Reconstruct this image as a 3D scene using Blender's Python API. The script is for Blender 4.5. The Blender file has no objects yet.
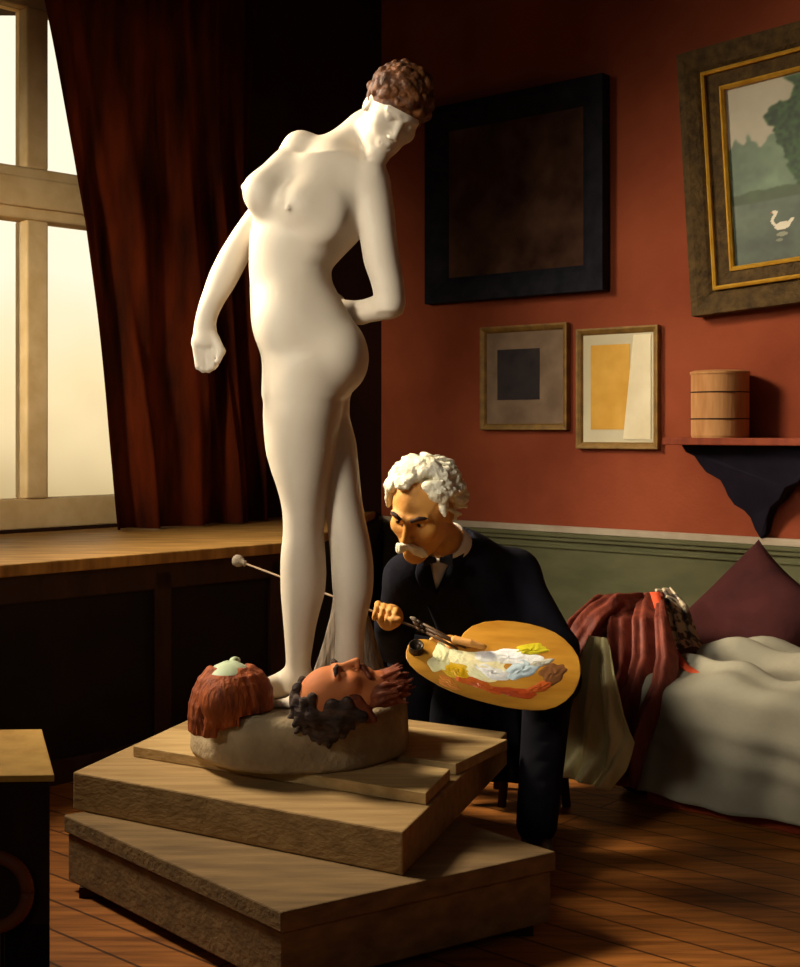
import bpy, math, random
import numpy as np
from mathutils import Vector, Matrix
random.seed(7); RNG = np.random.RandomState(11)
PI = math.pi
SC = bpy.context.scene
COL = SC.collection
# ------------------------------------------------------------------ camera
F, CX, HY, EYE = 1300.0, 400.0, 430.0, 1.15
cam = bpy.data.cameras.new('camera'); camo = bpy.data.objects.new('camera', cam); COL.objects.link(camo)
camo.location = (0, 0, EYE); camo.rotation_euler = (PI/2, 0, 0)
cam.sensor_width = 36; cam.sensor_height = 36; cam.sensor_fit = 'AUTO'
cam.lens = 36*F/967; cam.shift_y = -(483.5-HY)/967; cam.clip_start = .05
SC.camera = camo
# ------------------------------------------------------------------ view
SC.view_settings.view_transform = 'Standard'; SC.view_settings.look = 'None'
SC.view_settings.gamma = 1; SC.view_settings.use_curve_mapping = False
SC.view_settings.exposure = 0.0
# ------------------------------------------------------------------ sky (seen through the window)
W = bpy.data.worlds.new('sky'); SC.world = W; W.use_nodes = True
nt = W.node_tree; bg = nt.nodes['Background']
tc = nt.nodes.new('ShaderNodeTexCoord'); sx = nt.nodes.new('ShaderNodeSeparateXYZ')
nz = nt.nodes.new('ShaderNodeTexNoise'); nz.inputs['Scale'].default_value = 9
mx = nt.nodes.new('ShaderNodeMath'); mx.operation = 'MULTIPLY_ADD'; mx.inputs[1].default_value = .12
cr = nt.nodes.new('ShaderNodeValToRGB')
nt.links.new(tc.outputs['Generated'], sx.inputs[0]); nt.links.new(tc.outputs['Generated'], nz.inputs['Vector'])
nt.links.new(nz.outputs['Fac'], mx.inputs[0]); nt.links.new(sx.outputs['Z'], mx.inputs[2])
nt.links.new(mx.outputs[0], cr.inputs[0]); nt.links.new(cr.outputs[0], bg.inputs[0])
cr.color_ramp.elements[0].position = 0.0; cr.color_ramp.elements[0].color = (.50, .37, .18, 1)
cr.color_ramp.elements[1].position = .30; cr.color_ramp.elements[1].color = (1.0, .95, .78, 1)
e = cr.color_ramp.elements.new(.09); e.color = (.97, .77, .46, 1)
e = cr.color_ramp.elements.new(.17); e.color = (1.0, .93, .74, 1)
bg.inputs[1].default_value = 1.25
# ------------------------------------------------------------------ lights
def area(name, loc, target, size, power, col, spread=180, size_y=None):
    l = bpy.data.lights.new(name, 'AREA'); o = bpy.data.objects.new(name, l); COL.objects.link(o)
    l.shape = 'RECTANGLE'; l.size = size; l.size_y = size_y or size; l.energy = power; l.color = col
    l.spread = math.radians(spread); o.location = loc
    o.rotation_euler = (Vector(target)-Vector(loc)).to_track_quat('-Z', 'Y').to_euler()
    return o
area('window_daylight', (-2.4, 4.15, 2.95), (1.6, 3.75, .55), .9, 74, (1, .86, .66), 80, .9)
area('front_statue_fill', (-2.6, .5, 2.5), (.05, 3.5, 1.42), .7, 6.8, (1, .93, .80), 34, .7)  # added lamp, only there to brighten the statue's front
area('window_frame_fill', (-2.9, 1.6, 2.1), (-1.5, 5.3, 1.5), .5, 6, (1, .86, .62), 32, .5)  # added lamp lifting the window frame; no window stands there
area('room_fill_light', (-.9, -1.6, 2.6), (.1, 4, .9), 2.0, 3.6, (1, .88, .72), 120)

# ------------------------------------------------------------------ materials
def srgb(c):
    c = np.array(c, float)/255
    return tuple(np.where(c <= .04045, c/12.92, ((c+.055)/1.055)**2.4))
def mat(name, c1, c2=None, rough=.7, scale=8, bump=.0, stretch=(1, 1, 1), spec=.3, rot=0, metal=0, bscale=None, transl=0, coat=0, detail=5):
    m = bpy.data.materials.new(name); m.use_nodes = True; n = m.node_tree; b = n.nodes['Principled BSDF']
    b.inputs['Roughness'].default_value = rough; b.inputs['Specular IOR Level'].default_value = spec
    b.inputs['Metallic'].default_value = metal; b.inputs['Coat Weight'].default_value = coat
    t = n.nodes.new('ShaderNodeTexCoord'); mp = n.nodes.new('ShaderNodeMapping')
    mp.inputs['Scale'].default_value = stretch; mp.inputs['Rotation'].default_value = (0, 0, rot)
    n.links.new(t.outputs['Object'], mp.inputs[0])
    z = n.nodes.new('ShaderNodeTexNoise'); z.inputs['Scale'].default_value = scale; z.inputs['Detail'].default_value = detail
    n.links.new(mp.outputs[0], z.inputs['Vector'])
    r = n.nodes.new('ShaderNodeValToRGB'); r.color_ramp.elements[0].position = .3; r.color_ramp.elements[1].position = .7
    r.color_ramp.elements[0].color = (*srgb(c1), 1); r.color_ramp.elements[1].color = (*srgb(c2 or c1), 1)
    n.links.new(z.outputs['Fac'], r.inputs[0]); n.links.new(r.outputs[0], b.inputs['Base Color'])
    if bump:
        z2 = n.nodes.new('ShaderNodeTexNoise'); z2.inputs['Scale'].default_value = bscale or scale*3; z2.inputs['Detail'].default_value = 6
        n.links.new(mp.outputs[0], z2.inputs['Vector'])
        bp = n.nodes.new('ShaderNodeBump'); bp.inputs['Strength'].default_value = bump; bp.inputs['Distance'].default_value = .01
        n.links.new(z2.outputs['Fac'], bp.inputs['Height']); n.links.new(bp.outputs[0], b.inputs['Normal'])
    if transl:
        tr = n.nodes.new('ShaderNodeBsdfTranslucent'); ms = n.nodes.new('ShaderNodeMixShader'); ms.inputs[0].default_value = transl
        n.links.new(r.outputs[0], tr.inputs[0]); n.links.new(b.outputs[0], ms.inputs[1]); n.links.new(tr.outputs[0], ms.inputs[2])
        n.links.new(ms.outputs[0], n.nodes['Material Output'].inputs[0])
    return m
def plank_mat(name, c1, c2, rot):
    m = mat(name, c1, c2, rough=.5, scale=3, stretch=(1.2, 14, 1), rot=rot, bump=.15, spec=.25)
    n = m.node_tree; b = n.nodes['Principled BSDF']; mp = [q for q in n.nodes if q.type == 'MAPPING'][0]
    t = [q for q in n.nodes if q.type == 'TEX_COORD'][0]
    mp2 = n.nodes.new('ShaderNodeMapping'); mp2.inputs['Rotation'].default_value = (0, 0, rot)
    n.links.new(t.outputs['Object'], mp2.inputs[0])
    br = n.nodes.new('ShaderNodeTexBrick'); br.inputs['Scale'].default_value = 1
    br.inputs['Brick Width'].default_value = 2.1; br.inputs['Row Height'].default_value = .11; br.inputs['Mortar Size'].default_value = .004
    br.inputs['Color1'].default_value = (1, 1, 1, 1); br.inputs['Color2'].default_value = (.62, .6, .58, 1); br.inputs['Mortar'].default_value = (.12, .1, .08, 1)
    n.links.new(mp2.outputs[0], br.inputs['Vector'])
    mu = n.nodes.new('ShaderNodeMix'); mu.data_type = 'RGBA'; mu.blend_type = 'MULTIPLY'; mu.inputs[0].default_value = .9
    rp = [q for q in n.nodes if q.type == 'VALTORGB'][0]
    n.links.new(rp.outputs[0], mu.inputs[6]); n.links.new(br.outputs['Color'], mu.inputs[7])
    n.links.new(mu.outputs[2], b.inputs['Base Color'])
    return m
WALLROT = math.atan2(.648, .762)
M = {}
M['marble'] = mat('white_marble', (198, 183, 160), (210, 196, 174), rough=.55, scale=5, bump=.05, spec=.3)
M['stone'] = mat('rough_stone', (140, 120, 92), (190, 168, 132), rough=.95, scale=9, bump=.8, bscale=40, spec=.1)
M['bark'] = mat('grey_carved_stone', (76, 66, 58), (146, 130, 112), rough=.9, scale=16, stretch=(3, 3, .6), bump=.8, bscale=22)
M['board'] = mat('pale_board_wood', (170, 138, 88), (198, 166, 112), rough=.75, scale=5, stretch=(1, 9, 9), rot=math.radians(30), bump=.2, spec=.2)
M['block'] = mat('block_wood', (146, 116, 74), (174, 142, 94), rough=.8, scale=4, stretch=(1, 9, 9), rot=math.radians(30), bump=.25, spec=.15)
M['box'] = mat('worn_box_wood', (108, 86, 58), (142, 114, 76), rough=.85, scale=4, stretch=(1.2, 7, 7), rot=math.radians(47), bump=.3, spec=.15)
M['darkwood'] = mat('dark_wood', (40, 24, 14), (62, 38, 22), rough=.7, scale=5, stretch=(6, 1, 1), bump=.2, spec=.2)
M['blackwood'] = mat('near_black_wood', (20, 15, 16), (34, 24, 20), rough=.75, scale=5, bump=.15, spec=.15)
M['ledge'] = mat('ledge_wood', (128, 92, 44), (186, 140, 74), rough=.6, scale=5, stretch=(1, 7, 1), rot=-PI/4, bump=.2, spec=.2)
M['frame_tan'] = mat('window_frame_paint', (214, 182, 130), (232, 204, 156), rough=.8, scale=10, bump=.15, spec=.1)
M['curtain'] = mat('red_brown_velvet', (40, 18, 9), (100, 38, 14), rough=.95, scale=4, stretch=(3, 3, .5), spec=.05, transl=.38, bump=.15)
M['redwall'] = mat('rust_red_plaster', (126, 60, 38), (154, 78, 50), rough=.95, scale=2.2, spec=.08, bump=.12, bscale=60, detail=8)
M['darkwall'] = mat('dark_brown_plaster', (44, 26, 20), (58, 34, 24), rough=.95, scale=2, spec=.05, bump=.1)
M['ceil'] = mat('dark_ceiling', (60, 44, 32), (70, 52, 38), rough=.95)
M['green'] = mat('olive_green_panel', (84, 84, 58), (102, 100, 70), rough=.8, scale=4, stretch=(1, 1, 3), spec=.1, bump=.1)
M['rail_white'] = mat('pale_grey_rail', (168, 150, 128), (184, 168, 144), rough=.8, spec=.1)
M['floor'] = plank_mat('orange_brown_floorboards', (124, 72, 28), (190, 118, 52), WALLROT)
M['black_frame'] = mat('blue_black_frame', (22, 22, 28), (38, 36, 42), rough=.75, scale=14, bump=.3, spec=.1)
M['old_canvas'] = mat('brown_old_canvas', (52, 32, 24), (92, 66, 50), rough=.9, scale=6, spec=.05, bump=.1)
M['brown_frame'] = mat('brown_gilt_frame', (64, 48, 28), (96, 74, 40), rough=.8, scale=24, bump=.9, bscale=60, spec=.15)
M['gold'] = mat('gold_leaf', (196, 140, 36), (226, 172, 60), rough=.4, scale=20, metal=.35, spec=.5)
M['oldgold'] = mat('dull_gold', (112, 82, 36), (150, 112, 52), rough=.55, scale=20, metal=.2, spec=.4, bump=.2)
M['greymat'] = mat('grey_tan_mat', (112, 90, 70), (140, 116, 92), rough=.9, scale=8)
M['palemat'] = mat('pale_grey_mat', (196, 184, 150), (214, 202, 168), rough=.8, scale=4)
M['yellowpic'] = mat('yellow_ochre_sketch', (206, 152, 54), (224, 172, 76), rough=.8, scale=8)
M['cream'] = mat('glare_strip', (226, 210, 168), (240, 226, 188), rough=.7, scale=8)
M['darkpic'] = mat('dark_print', (34, 28, 30), (56, 46, 44), rough=.8, scale=9)
M['tub'] = mat('tan_tub_wood', (176, 122, 72), (206, 152, 98), rough=.75, scale=6, stretch=(4, 4, .7), bump=.2, spec=.15)
M['navywood'] = mat('dark_navy_stained_wood', (22, 19, 30), (34, 28, 38), rough=.8, scale=10, bump=.2, spec=.1)
M['shelf'] = mat('red_brown_shelf', (120, 52, 30), (146, 68, 38), rough=.7, scale=6, stretch=(1, 6, 1), spec=.2)
M['bedcover'] = mat('grey_green_bedcover', (116, 111, 96), (150, 143, 122), rough=.95, scale=3, spec=.05, bump=.15, bscale=50)
M['redbase'] = mat('red_bed_base', (112, 40, 18), (144, 56, 26), rough=.8, scale=6, spec=.15)
M['maroon'] = mat('maroon_velvet', (44, 22, 22), (66, 33, 31), rough=.95, scale=6, spec=.05, bump=.3, bscale=40)
M['robe'] = mat('red_brown_silk', (84, 34, 24), (128, 60, 42), rough=.6, scale=6, stretch=(5, 5, 1), spec=.25, bump=.3, bscale=20)
M['yellowcloth'] = mat('pale_yellow_cloth', (196, 182, 128), (226, 212, 158), rough=.85, scale=4, stretch=(4, 4, 1), spec=.1, bump=.2)
M['redtrim'] = mat('bright_red_trim', (190, 62, 28), (206, 78, 34), rough=.8, scale=8)
M['skin'] = mat('ochre_skin', (200, 136, 60), (226, 164, 86), rough=.6, scale=14, bump=.3, bscale=40, spec=.3)
M['orangeskin'] = mat('orange_painted_skin', (176, 98, 54), (200, 122, 72), rough=.65, scale=10, bump=.2, spec=.2)
M['whitehair'] = mat('white_hair', (214, 204, 172), (246, 240, 216), rough=.9, scale=30, bump=.7, bscale=90, spec=.1)
M['greyhair'] = mat('dark_grey_hair', (34, 26, 24), (84, 68, 60), rough=.85, scale=14, stretch=(1, 1, 3), bump=.8, bscale=40, spec=.15)
M['redhair'] = mat('auburn_hair', (104, 44, 16), (166, 82, 32), rough=.7, scale=14, stretch=(3, 3, .8), bump=.8, bscale=30, spec=.25)
M['curls'] = mat('auburn_curls', (50, 26, 10), (112, 64, 24), rough=.65, scale=40, bump=.5, bscale=90, spec=.3)
M['beard'] = mat('red_brown_beard', (70, 32, 20), (140, 70, 38), rough=.8, scale=18, bump=.8, bscale=40)
M['palegreen'] = mat('pale_green_glaze', (150, 166, 132), (186, 196, 162), rough=.6, scale=8)
M['eye'] = mat('dark_eye', (24, 16, 12), (30, 20, 14), rough=.3)
M['suit'] = mat('black_wool', (19, 18, 24), (30, 29, 36), rough=.95, scale=14, spec=.08, bump=.2, bscale=60)
M['trouser'] = mat('dark_wool', (18, 17, 22), (28, 26, 32), rough=.95, scale=14, spec=.08, bump=.2)
M['shirt'] = mat('white_linen', (222, 218, 204), (238, 234, 222), rough=.8, scale=12)
M['tie'] = mat('black_silk', (14, 14, 18), (20, 20, 26), rough=.5)
M['leather'] = mat('black_leather', (20, 16, 14), (28, 22, 18), rough=.4, spec=.4)
M['palette'] = mat('oiled_ochre_wood', (176, 118, 34), (214, 154, 56), rough=.35, scale=6, stretch=(1, 5, 1), coat=.3, spec=.4, bump=.05)
M['stick'] = mat('grey_brown_stick', (120, 98, 76), (146, 122, 94), rough=.6, scale=12)
M['brushwood'] = mat('brown_brush_wood', (66, 44, 26), (100, 70, 40), rough=.5, scale=12)
M['pad'] = mat('grey_leather_pad', (112, 98, 82), (150, 134, 112), rough=.85, scale=30, bump=.4)
M['metal'] = mat('dark_tin', (46, 36, 28), (74, 60, 46), rough=.4, metal=.6)
M['ring'] = mat('brown_ring_wood', (120, 64, 34), (140, 80, 44), rough=.6, scale=10)
M['ochretop'] = mat('ochre_stand_top', (200, 150, 62), (228, 178, 86), rough=.8, scale=14, bump=.3)  # stand top, much paler ochre than the sides
def paintmat(n, c): return mat(n, c, tuple(min(255, int(v*1.08)+6) for v in c), rough=.35, scale=18, bump=.5, bscale=50, coat=.3)

# ------------------------------------------------------------------ object helpers
def link(o, parent=None):
    COL.objects.link(o)
    if parent: o.parent = parent
    return o
def tag(o, label=None, cat=None, group=None, kind=None):
    if label: o['label'] = label
    if cat: o['category'] = cat
    if group: o['group'] = group
    if kind: o['kind'] = kind
    return o
def struct(o): o['kind'] = 'structure'; return o
def empty(name, loc, label, cat, group=None):
    o = bpy.data.objects.new(name, None); o.location = loc; o.empty_display_size = .1; link(o)
    return tag(o, label, cat, group)
def mesh(name, V, Fc, m, parent=None, smooth=False, bevel=0, sub=0, solid=0):
    me = bpy.data.meshes.new(name); me.from_pydata([tuple(map(float, v)) for v in V], [], Fc); me.validate(); me.update()
    o = bpy.data.objects.new(name, me); me.materials.append(m); link(o)
    if parent is not None:
        o.parent = parent; o.matrix_parent_inverse = Matrix.Translation(-Vector(parent_world(parent)))
    if smooth:
        me.polygons.foreach_set('use_smooth', [True]*len(me.polygons))
    if solid:
        md = o.modifiers.new('thickness', 'SOLIDIFY'); md.thickness = solid; md.offset = 0
    if bevel:
        md = o.modifiers.new('bevel', 'BEVEL'); md.width = bevel; md.segments = 2; md.limit_method = 'ANGLE'
    if sub:
        md = o.modifiers.new('sub', 'SUBSURF'); md.levels = sub; md.render_levels = sub
    return o
def parent_world(p):
    v = Vector(p.location)
    return v
def prism(pts, z0, z1):
    """vertical prism from floor-plan points"""
    n = len(pts); V = [(x, y, z0) for x, y in pts]+[(x, y, z1) for x, y in pts]
    a = sum(pts[i][0]*pts[(i+1) % n][1]-pts[(i+1) % n][0]*pts[i][1] for i in range(n))
    if a < 0:
        V = [(x, y, z0) for x, y in pts[::-1]]+[(x, y, z1) for x, y in pts[::-1]]
    Fc = [tuple(range(n-1, -1, -1)), tuple(range(n, 2*n))]+[(i, (i+1) % n, n+(i+1) % n, n+i) for i in range(n)]
    return V, Fc
def obox(o, ax, ay, az, x0, x1, y0, y1, z0, z1):
    o, ax, ay, az = map(np.array, (o, ax, ay, az))
    V = [o+ax*x+ay*y+az*z for z in (z0, z1) for y in (y0, y1) for x in (x0, x1)]
    Fc = [(0, 2, 3, 1), (4, 5, 7, 6), (0, 1, 5, 4), (2, 6, 7, 3), (0, 4, 6, 2), (1, 3, 7, 5)]
    if np.dot(np.cross(ax, ay), az) < 0: Fc = [f[::-1] for f in Fc]
    return V, Fc
def join(parts):
    V, Fc = [], []
    for v, f in parts:
        k = len(V); V += list(v); Fc += [tuple(i+k for i in q) for q in f]
    return V, Fc
def lathe(c, prof, n=40, ax=(0, 0, 1)):
    ax = Vector(ax).normalized(); q = Vector((0, 0, 1)).rotation_difference(ax)
    V, Fc = [], []
    for r, z in prof:
        for i in range(n):
            a = 2*PI*i/n; V.append(Vector(c)+q@Vector((r*math.cos(a), r*math.sin(a), z)))
    k = len(prof)
    for j in range(k-1):
        for i in range(n): Fc.append((j*n+i, j*n+(i+1) % n, (j+1)*n+(i+1) % n, (j+1)*n+i))
    Fc.append(tuple(range(n-1, -1, -1))); Fc.append(tuple((k-1)*n+i for i in range(n)))
    return V, Fc
def tube(pts, rad, n=10):
    pts = [Vector(p) for p in pts]; rad = rad if hasattr(rad, '__len__') else [rad]*len(pts)
    V, Fc = [], []
    for j, p in enumerate(pts):
        d = (pts[min(j+1, len(pts)-1)]-pts[max(j-1, 0)]).normalized()
        q = Vector((0, 0, 1)).rotation_difference(d)
        for i in range(n):
            a = 2*PI*i/n; V.append(p+q@Vector((rad[j]*math.cos(a), rad[j]*math.sin(a), 0)))
    for j in range(len(pts)-1):
        for i in range(n): Fc.append((j*n+i, j*n+(i+1) % n, (j+1)*n+(i+1) % n, (j+1)*n+i))
    Fc.append(tuple(range(n-1, -1, -1))); Fc.append(tuple((len(pts)-1)*n+i for i in range(n)))
    return V, Fc
def at(px, py, Y): return np.array(((px-CX)/F*Y, Y, EYE-(py-HY)/F*Y))
def onz(px, py, z):
    Y = F*(EYE-z)/(py-HY); return np.array(((px-CX)/F*Y, Y, z))

# ------------------------------------------------------------------ implicit-surface sculpting (smooth unions on a grid)
class Field:
    def __init__(s, lo, hi, h):
        s.lo = np.array(lo, float); s.h = h
        n = np.ceil((np.array(hi)-s.lo)/h).astype(int)+1; s.n = n
        s.ax = [s.lo[i]+h*np.arange(n[i]) for i in range(3)]
        s.D = np.full(n, 1.0, np.float32)
    def sub(s, lo, hi, m):
        sl = []
        for i in range(3):
            a = int(np.floor((lo[i]-m-s.lo[i])/s.h)); b = int(np.ceil((hi[i]+m-s.lo[i])/s.h))+1
            a = max(a, 0); b = min(b, s.n[i]); sl.append(slice(a, max(a, b)))
        sl = tuple(sl)
        G = np.meshgrid(*[s.ax[i][sl[i]] for i in range(3)], indexing='ij', sparse=True)
        return sl, G
    def mix(s, sl, d, k, op):
        A = s.D[sl]
        if A.size == 0: return
        if op == 'sub':
            d = -d
            if k <= 0: s.D[sl] = np.maximum(A, d); return
            h = np.clip(.5-.5*(A-d)/k*-1*-1, 0, 1)
            h = np.clip(.5+.5*(d-A)/k, 0, 1)
            s.D[sl] = A*(1-h)+d*h+k*h*(1-h)
        else:
            if k <= 0: s.D[sl] = np.minimum(A, d); return
            h = np.clip(.5+.5*(A-d)/k, 0, 1)
            s.D[sl] = A*(1-h)+d*h-k*h*(1-h)
    def cap(s, a, b, ra, rb=None, k=.02, op='add'):
        rb = ra if rb is None else rb
        a = np.array(a, float); b = np.array(b, float); R = max(ra, rb)
        sl, (x, y, z) = s.sub(np.minimum(a, b)-R, np.maximum(a, b)+R, k+.03)
        ab = b-a; L = ab@ab+1e-12
        t = np.clip(((x-a[0])*ab[0]+(y-a[1])*ab[1]+(z-a[2])*ab[2])/L, 0, 1)
        d = np.sqrt((x-a[0]-t*ab[0])**2+(y-a[1]-t*ab[1])**2+(z-a[2]-t*ab[2])**2)-(ra+(rb-ra)*t)
        s.mix(sl, d, k, op)
    def ell(s, c, r, R=None, k=.02, op='add'):
        c = np.array(c, float); R = np.eye(3) if R is None else np.array(R, float); m = max(r)
        sl, (x, y, z) = s.sub(c-m, c+m, k+.03)
        x, y, z = x-c[0], y-c[1], z-c[2]
        p = [(x*R[0, i]+y*R[1, i]+z*R[2, i]) for i in range(3)]
        k0 = np.sqrt(sum((p[i]/r[i])**2 for i in range(3))); k1 = np.sqrt(sum((p[i]/r[i]**2)**2 for i in range(3)))+1e-6
        s.mix(sl, k0*(k0-1)/k1, k, op)
    def loft(s, rows, k=.02, axis_smooth=5):
        """rows: (z, cx, cy, a, b) horizontal elliptical slices"""
        rows = sorted(rows); r = np.array(rows)
        z0, z1 = r[0, 0], r[-1, 0]; zz = np.linspace(z0, z1, 240)
        def cub(q):
            y = np.interp(zz, r[:, 0], q); w = max(3, int(240*.022/(z1-z0)))
            ker = np.hanning(2*w+1); ker /= ker.sum()
            return np.convolve(np.pad(y, w, mode='reflect', reflect_type='odd'), ker, 'valid')
        cx, cy, a, b = [cub(r[:, i]) for i in (1, 2, 3, 4)]
        R = max(a.max(), b.max())
        sl, (x, y, z) = s.sub((cx.min()-a.max(), cy.min()-b.max(), z0), (cx.max()+a.max(), cy.max()+b.max(), z1), k+.03)
        g = lambda q: np.interp(z, zz, q)
        A, B = g(a), g(b); u, v = (x-g(cx)), (y-g(cy))
        k0 = np.sqrt((u/A)**2+(v/B)**2); k1 = np.sqrt((u/A**2)**2+(v/B**2)**2)+1e-6
        d = k0*(k0-1)/k1
        dz = np.maximum(z-z1, z0-z); d = np.where(dz > 0, np.sqrt(np.maximum(d, 0)**2+dz**2), np.maximum(d, dz*1.0))
        s.mix(sl, d, k, 'add')
    def mesh(s, name, m, parent=None, smooth=0):
        D = s.D; n = s.n; S = D < 0
        c = np.zeros((n[0]-1, n[1]-1, n[2]-1), np.int8)
        for i in (0, 1):
            for j in (0, 1):
                for k in (0, 1): c += S[i:n[0]-1+i, j:n[1]-1+j, k:n[2]-1+k]
        act = np.argwhere((c > 0) & (c < 8))
        idx = -np.ones(c.shape, np.int64); idx[tuple(act.T)] = np.arange(len(act))
        P = np.zeros((len(act), 3)); W_ = np.zeros(len(act))
        cor = [(i, j, k) for i in (0, 1) for j in (0, 1) for k in (0, 1)]
        val = {q: D[tuple((act+np.array(q)).T)].astype(float) for q in cor}
        for q in cor:
            for axn in range(3):
                if q[axn]: continue
                q2 = list(q); q2[axn] = 1; q2 = tuple(q2)
                a, b = val[q], val[q2]; mm = (a < 0) != (b < 0)
                t = np.where(mm, a/(a-b+1e-20), 0)
                pt = np.tile(np.array(q, float), (len(act), 1)); pt[:, axn] = t
                P[mm] += pt[mm]; W_[mm] += 1
        P = s.lo+(act+P/W_[:, None])*s.h
        quads = []
        for axn in range(3):
            o1, o2 = [(1, 2), (2, 0), (0, 1)][axn]
            sl0 = [slice(1, -1)]*3; sl1 = [slice(1, -1)]*3
            sl0[axn] = slice(0, n[axn]-1); sl1[axn] = slice(1, n[axn])
            A = S[tuple(sl0)]; B = S[tuple(sl1)]
            for flip, msk in ((False, A & ~B), (True, ~A & B)):
                e = np.argwhere(msk)
                if not len(e): continue
                off = np.ones(3, int); off[axn] = 0; e = e+off
                def cell(d1, d2):
                    q = e.copy(); q[:, o1] -= d1; q[:, o2] -= d2; return idx[tuple(q.T)]
                f = np.stack([cell(1, 1), cell(0, 1), cell(0, 0), cell(1, 0)], 1)
                if flip: f = f[:, ::-1]
                quads.append(f)
        Q = np.concatenate(quads); Q = Q[(Q >= 0).all(1)]
        # light smoothing
        if smooth:
            for _ in range(smooth):
                acc = np.zeros_like(P); cnt = np.zeros(len(P))
                for i in range(4):
                    np.add.at(acc, Q[:, i], P[Q[:, (i+1) % 4]]); np.add.at(cnt, Q[:, i], 1)
                P = P*.5+.5*acc/np.maximum(cnt, 1)[:, None]
        me = bpy.data.meshes.new(name)
        me.vertices.add(len(P)); me.vertices.foreach_set('co', P.astype(np.float32).ravel())
        me.loops.add(len(Q)*4); me.loops.foreach_set('vertex_index', Q.astype(np.int32).ravel())
        me.polygons.add(len(Q)); me.polygons.foreach_set('loop_start', np.arange(0, len(Q)*4, 4, dtype=np.int32))
        me.update(calc_edges=True); me.validate()
        me.polygons.foreach_set('use_smooth', [True]*len(me.polygons))
        me.materials.append(m)
        o = bpy.data.objects.new(name, me); link(o)
        if parent is not None:
            o.parent = parent; o.matrix_parent_inverse = Matrix.Translation(-Vector(parent.location))
        return o
def frame_of(f, up):
    f = np.array(f, float); f /= np.linalg.norm(f); up = np.array(up, float)
    r = np.cross(f, up); r /= np.linalg.norm(r); u = np.cross(r, f)
    return np.stack([r, f, u], 1)            # columns: right, forward, up
def head(Fd, c, R, s=1.0, k=.012, male=True, eyes=True, ears=True):
    """anatomical head, centre c, columns of R = (its right, forward, up)"""
    T = lambda x, y, z: np.array(c)+R@(np.array((x, y, z))*s)
    E = lambda p, r, kk=k, op='add': Fd.ell(T(*p), [q*s for q in r], R, kk*s, op)
    C = lambda a, b, ra, rb=None, kk=k, op='add': Fd.cap(T(*a), T(*b), ra*s, (rb if rb is not None else ra)*s, kk*s, op)
    E((0, -.012, .03), (.076, .096, .09), .02)
    E((0, .03, -.03), (.060, .062, .078), .03)
    C((-.048, .0, -.06), (-.012, .066, -.1), .018, .016, .03); C((.048, .0, -.06), (.012, .066, -.1), .018, .016, .03)
    E((0, .068, -.101), (.02, .018, .017), .02)
    for sg in (-1, 1):
        E((sg*.042, .058, -.018), (.022, .022, .02), .02)
        E((sg*.030, .088, .012), (.019, .014, .013), .01, 'sub')
        C((sg*.048, .074, .027), (sg*.012, .089, .026), .008 if male else .005, None, .012)
        if eyes:
            E((sg*.030, .075, .009), (.014, .011, .0095), .003)
            C((sg*.042, .077, .012), (sg*.018, .083, .012), .0022, None, .004)
        if ears:
            E((sg*.076, -.012, -.004), (.009, .02, .031), .008)
            E((sg*.083, -.008, -.002), (.005, .010, .016), .004, 'sub')
    C((0, .086, .022), (0, .112 if male else .104, -.026), .0075 if male else .006, .0105 if male else .0085, .010)
    E((-.010, .100, -.031), (.008, .010, .007), .006); E((.010, .100, -.031), (.008, .010, .007), .006)
    E((0, .082, -.060), (.026, .014, .02), .012)
    C((-.018, .087, -.0565), (0, .095, -.0535), .004, .0055, .004); C((.018, .087, -.0565), (0, .095, -.0535), .004, .0055, .004)
    C((-.014, .087, -.067), (.014, .087, -.067), .0065, None, .004)
    C((-.024, .088, -.0615), (.024, .088, -.0615), .0022, None, .003, 'sub')
    return T

# ================================================================== SETTING
W0 = np.array((.616, 6.16)); WT = np.array((.762, -.648)); WN = np.array((-.648, -.762))   # right wall
B0 = np.array((-1.615, 5.25)); BT = np.array((.7071, .7071)); BN = np.array((.7071, -.7071)) # window wall
CORN = np.array((-.098, 6.77))
HC = 3.7
rw_end = W0+WT*7.5; lw_end = B0-BT*5
def xy3(p, z=0): return np.array((p[0], p[1], z))
def slab(name, a, b, n, z0, z1, m, t=.12):
    a, b, n = map(np.array, (a, b, n))
    V, Fc = prism([tuple(a), tuple(b), tuple(b-n*t), tuple(a-n*t)], z0, z1)
    return struct(mesh(name, V, Fc, m))
V, Fc = prism([(-6.2, -3.2), (7.2, -3.2), (7.2, 8), (-6.2, 8)], -.1, 0)
struct(mesh('floor', V, Fc, M['floor']))
V, Fc = prism([(-6.2, -3.2), (7.2, -3.2), (7.2, 8), (-6.2, 8)], HC, HC+.1)
struct(mesh('ceiling', V, Fc, M['ceil']))
slab('wall_right', CORN+WT*-.1, rw_end, WN, 0, HC, M['redwall'])
slab('wall_back', (rw_end[0], -3), (lw_end[0], -3), (0, 1), 0, HC, M['darkwall'])
slab('wall_side_right', rw_end, (rw_end[0], -3), (-1, 0), 0, HC, M['darkwall'])
slab('wall_side_left', (lw_end[0], -3), lw_end, (1, 0), 0, HC, M['darkwall'])
# window wall around the opening
def Bs(s, off=0): return B0+BT*s+BN*off
S0, S1, Z0, Z1 = -1.5, 1.02, .74, 3.1
parts = []
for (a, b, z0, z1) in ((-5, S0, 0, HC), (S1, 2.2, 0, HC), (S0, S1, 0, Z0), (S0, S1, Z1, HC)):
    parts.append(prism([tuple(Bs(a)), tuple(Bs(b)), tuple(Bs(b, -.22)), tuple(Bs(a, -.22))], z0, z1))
struct(mesh('wall_left', *join(parts), M['darkwall']))
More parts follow.
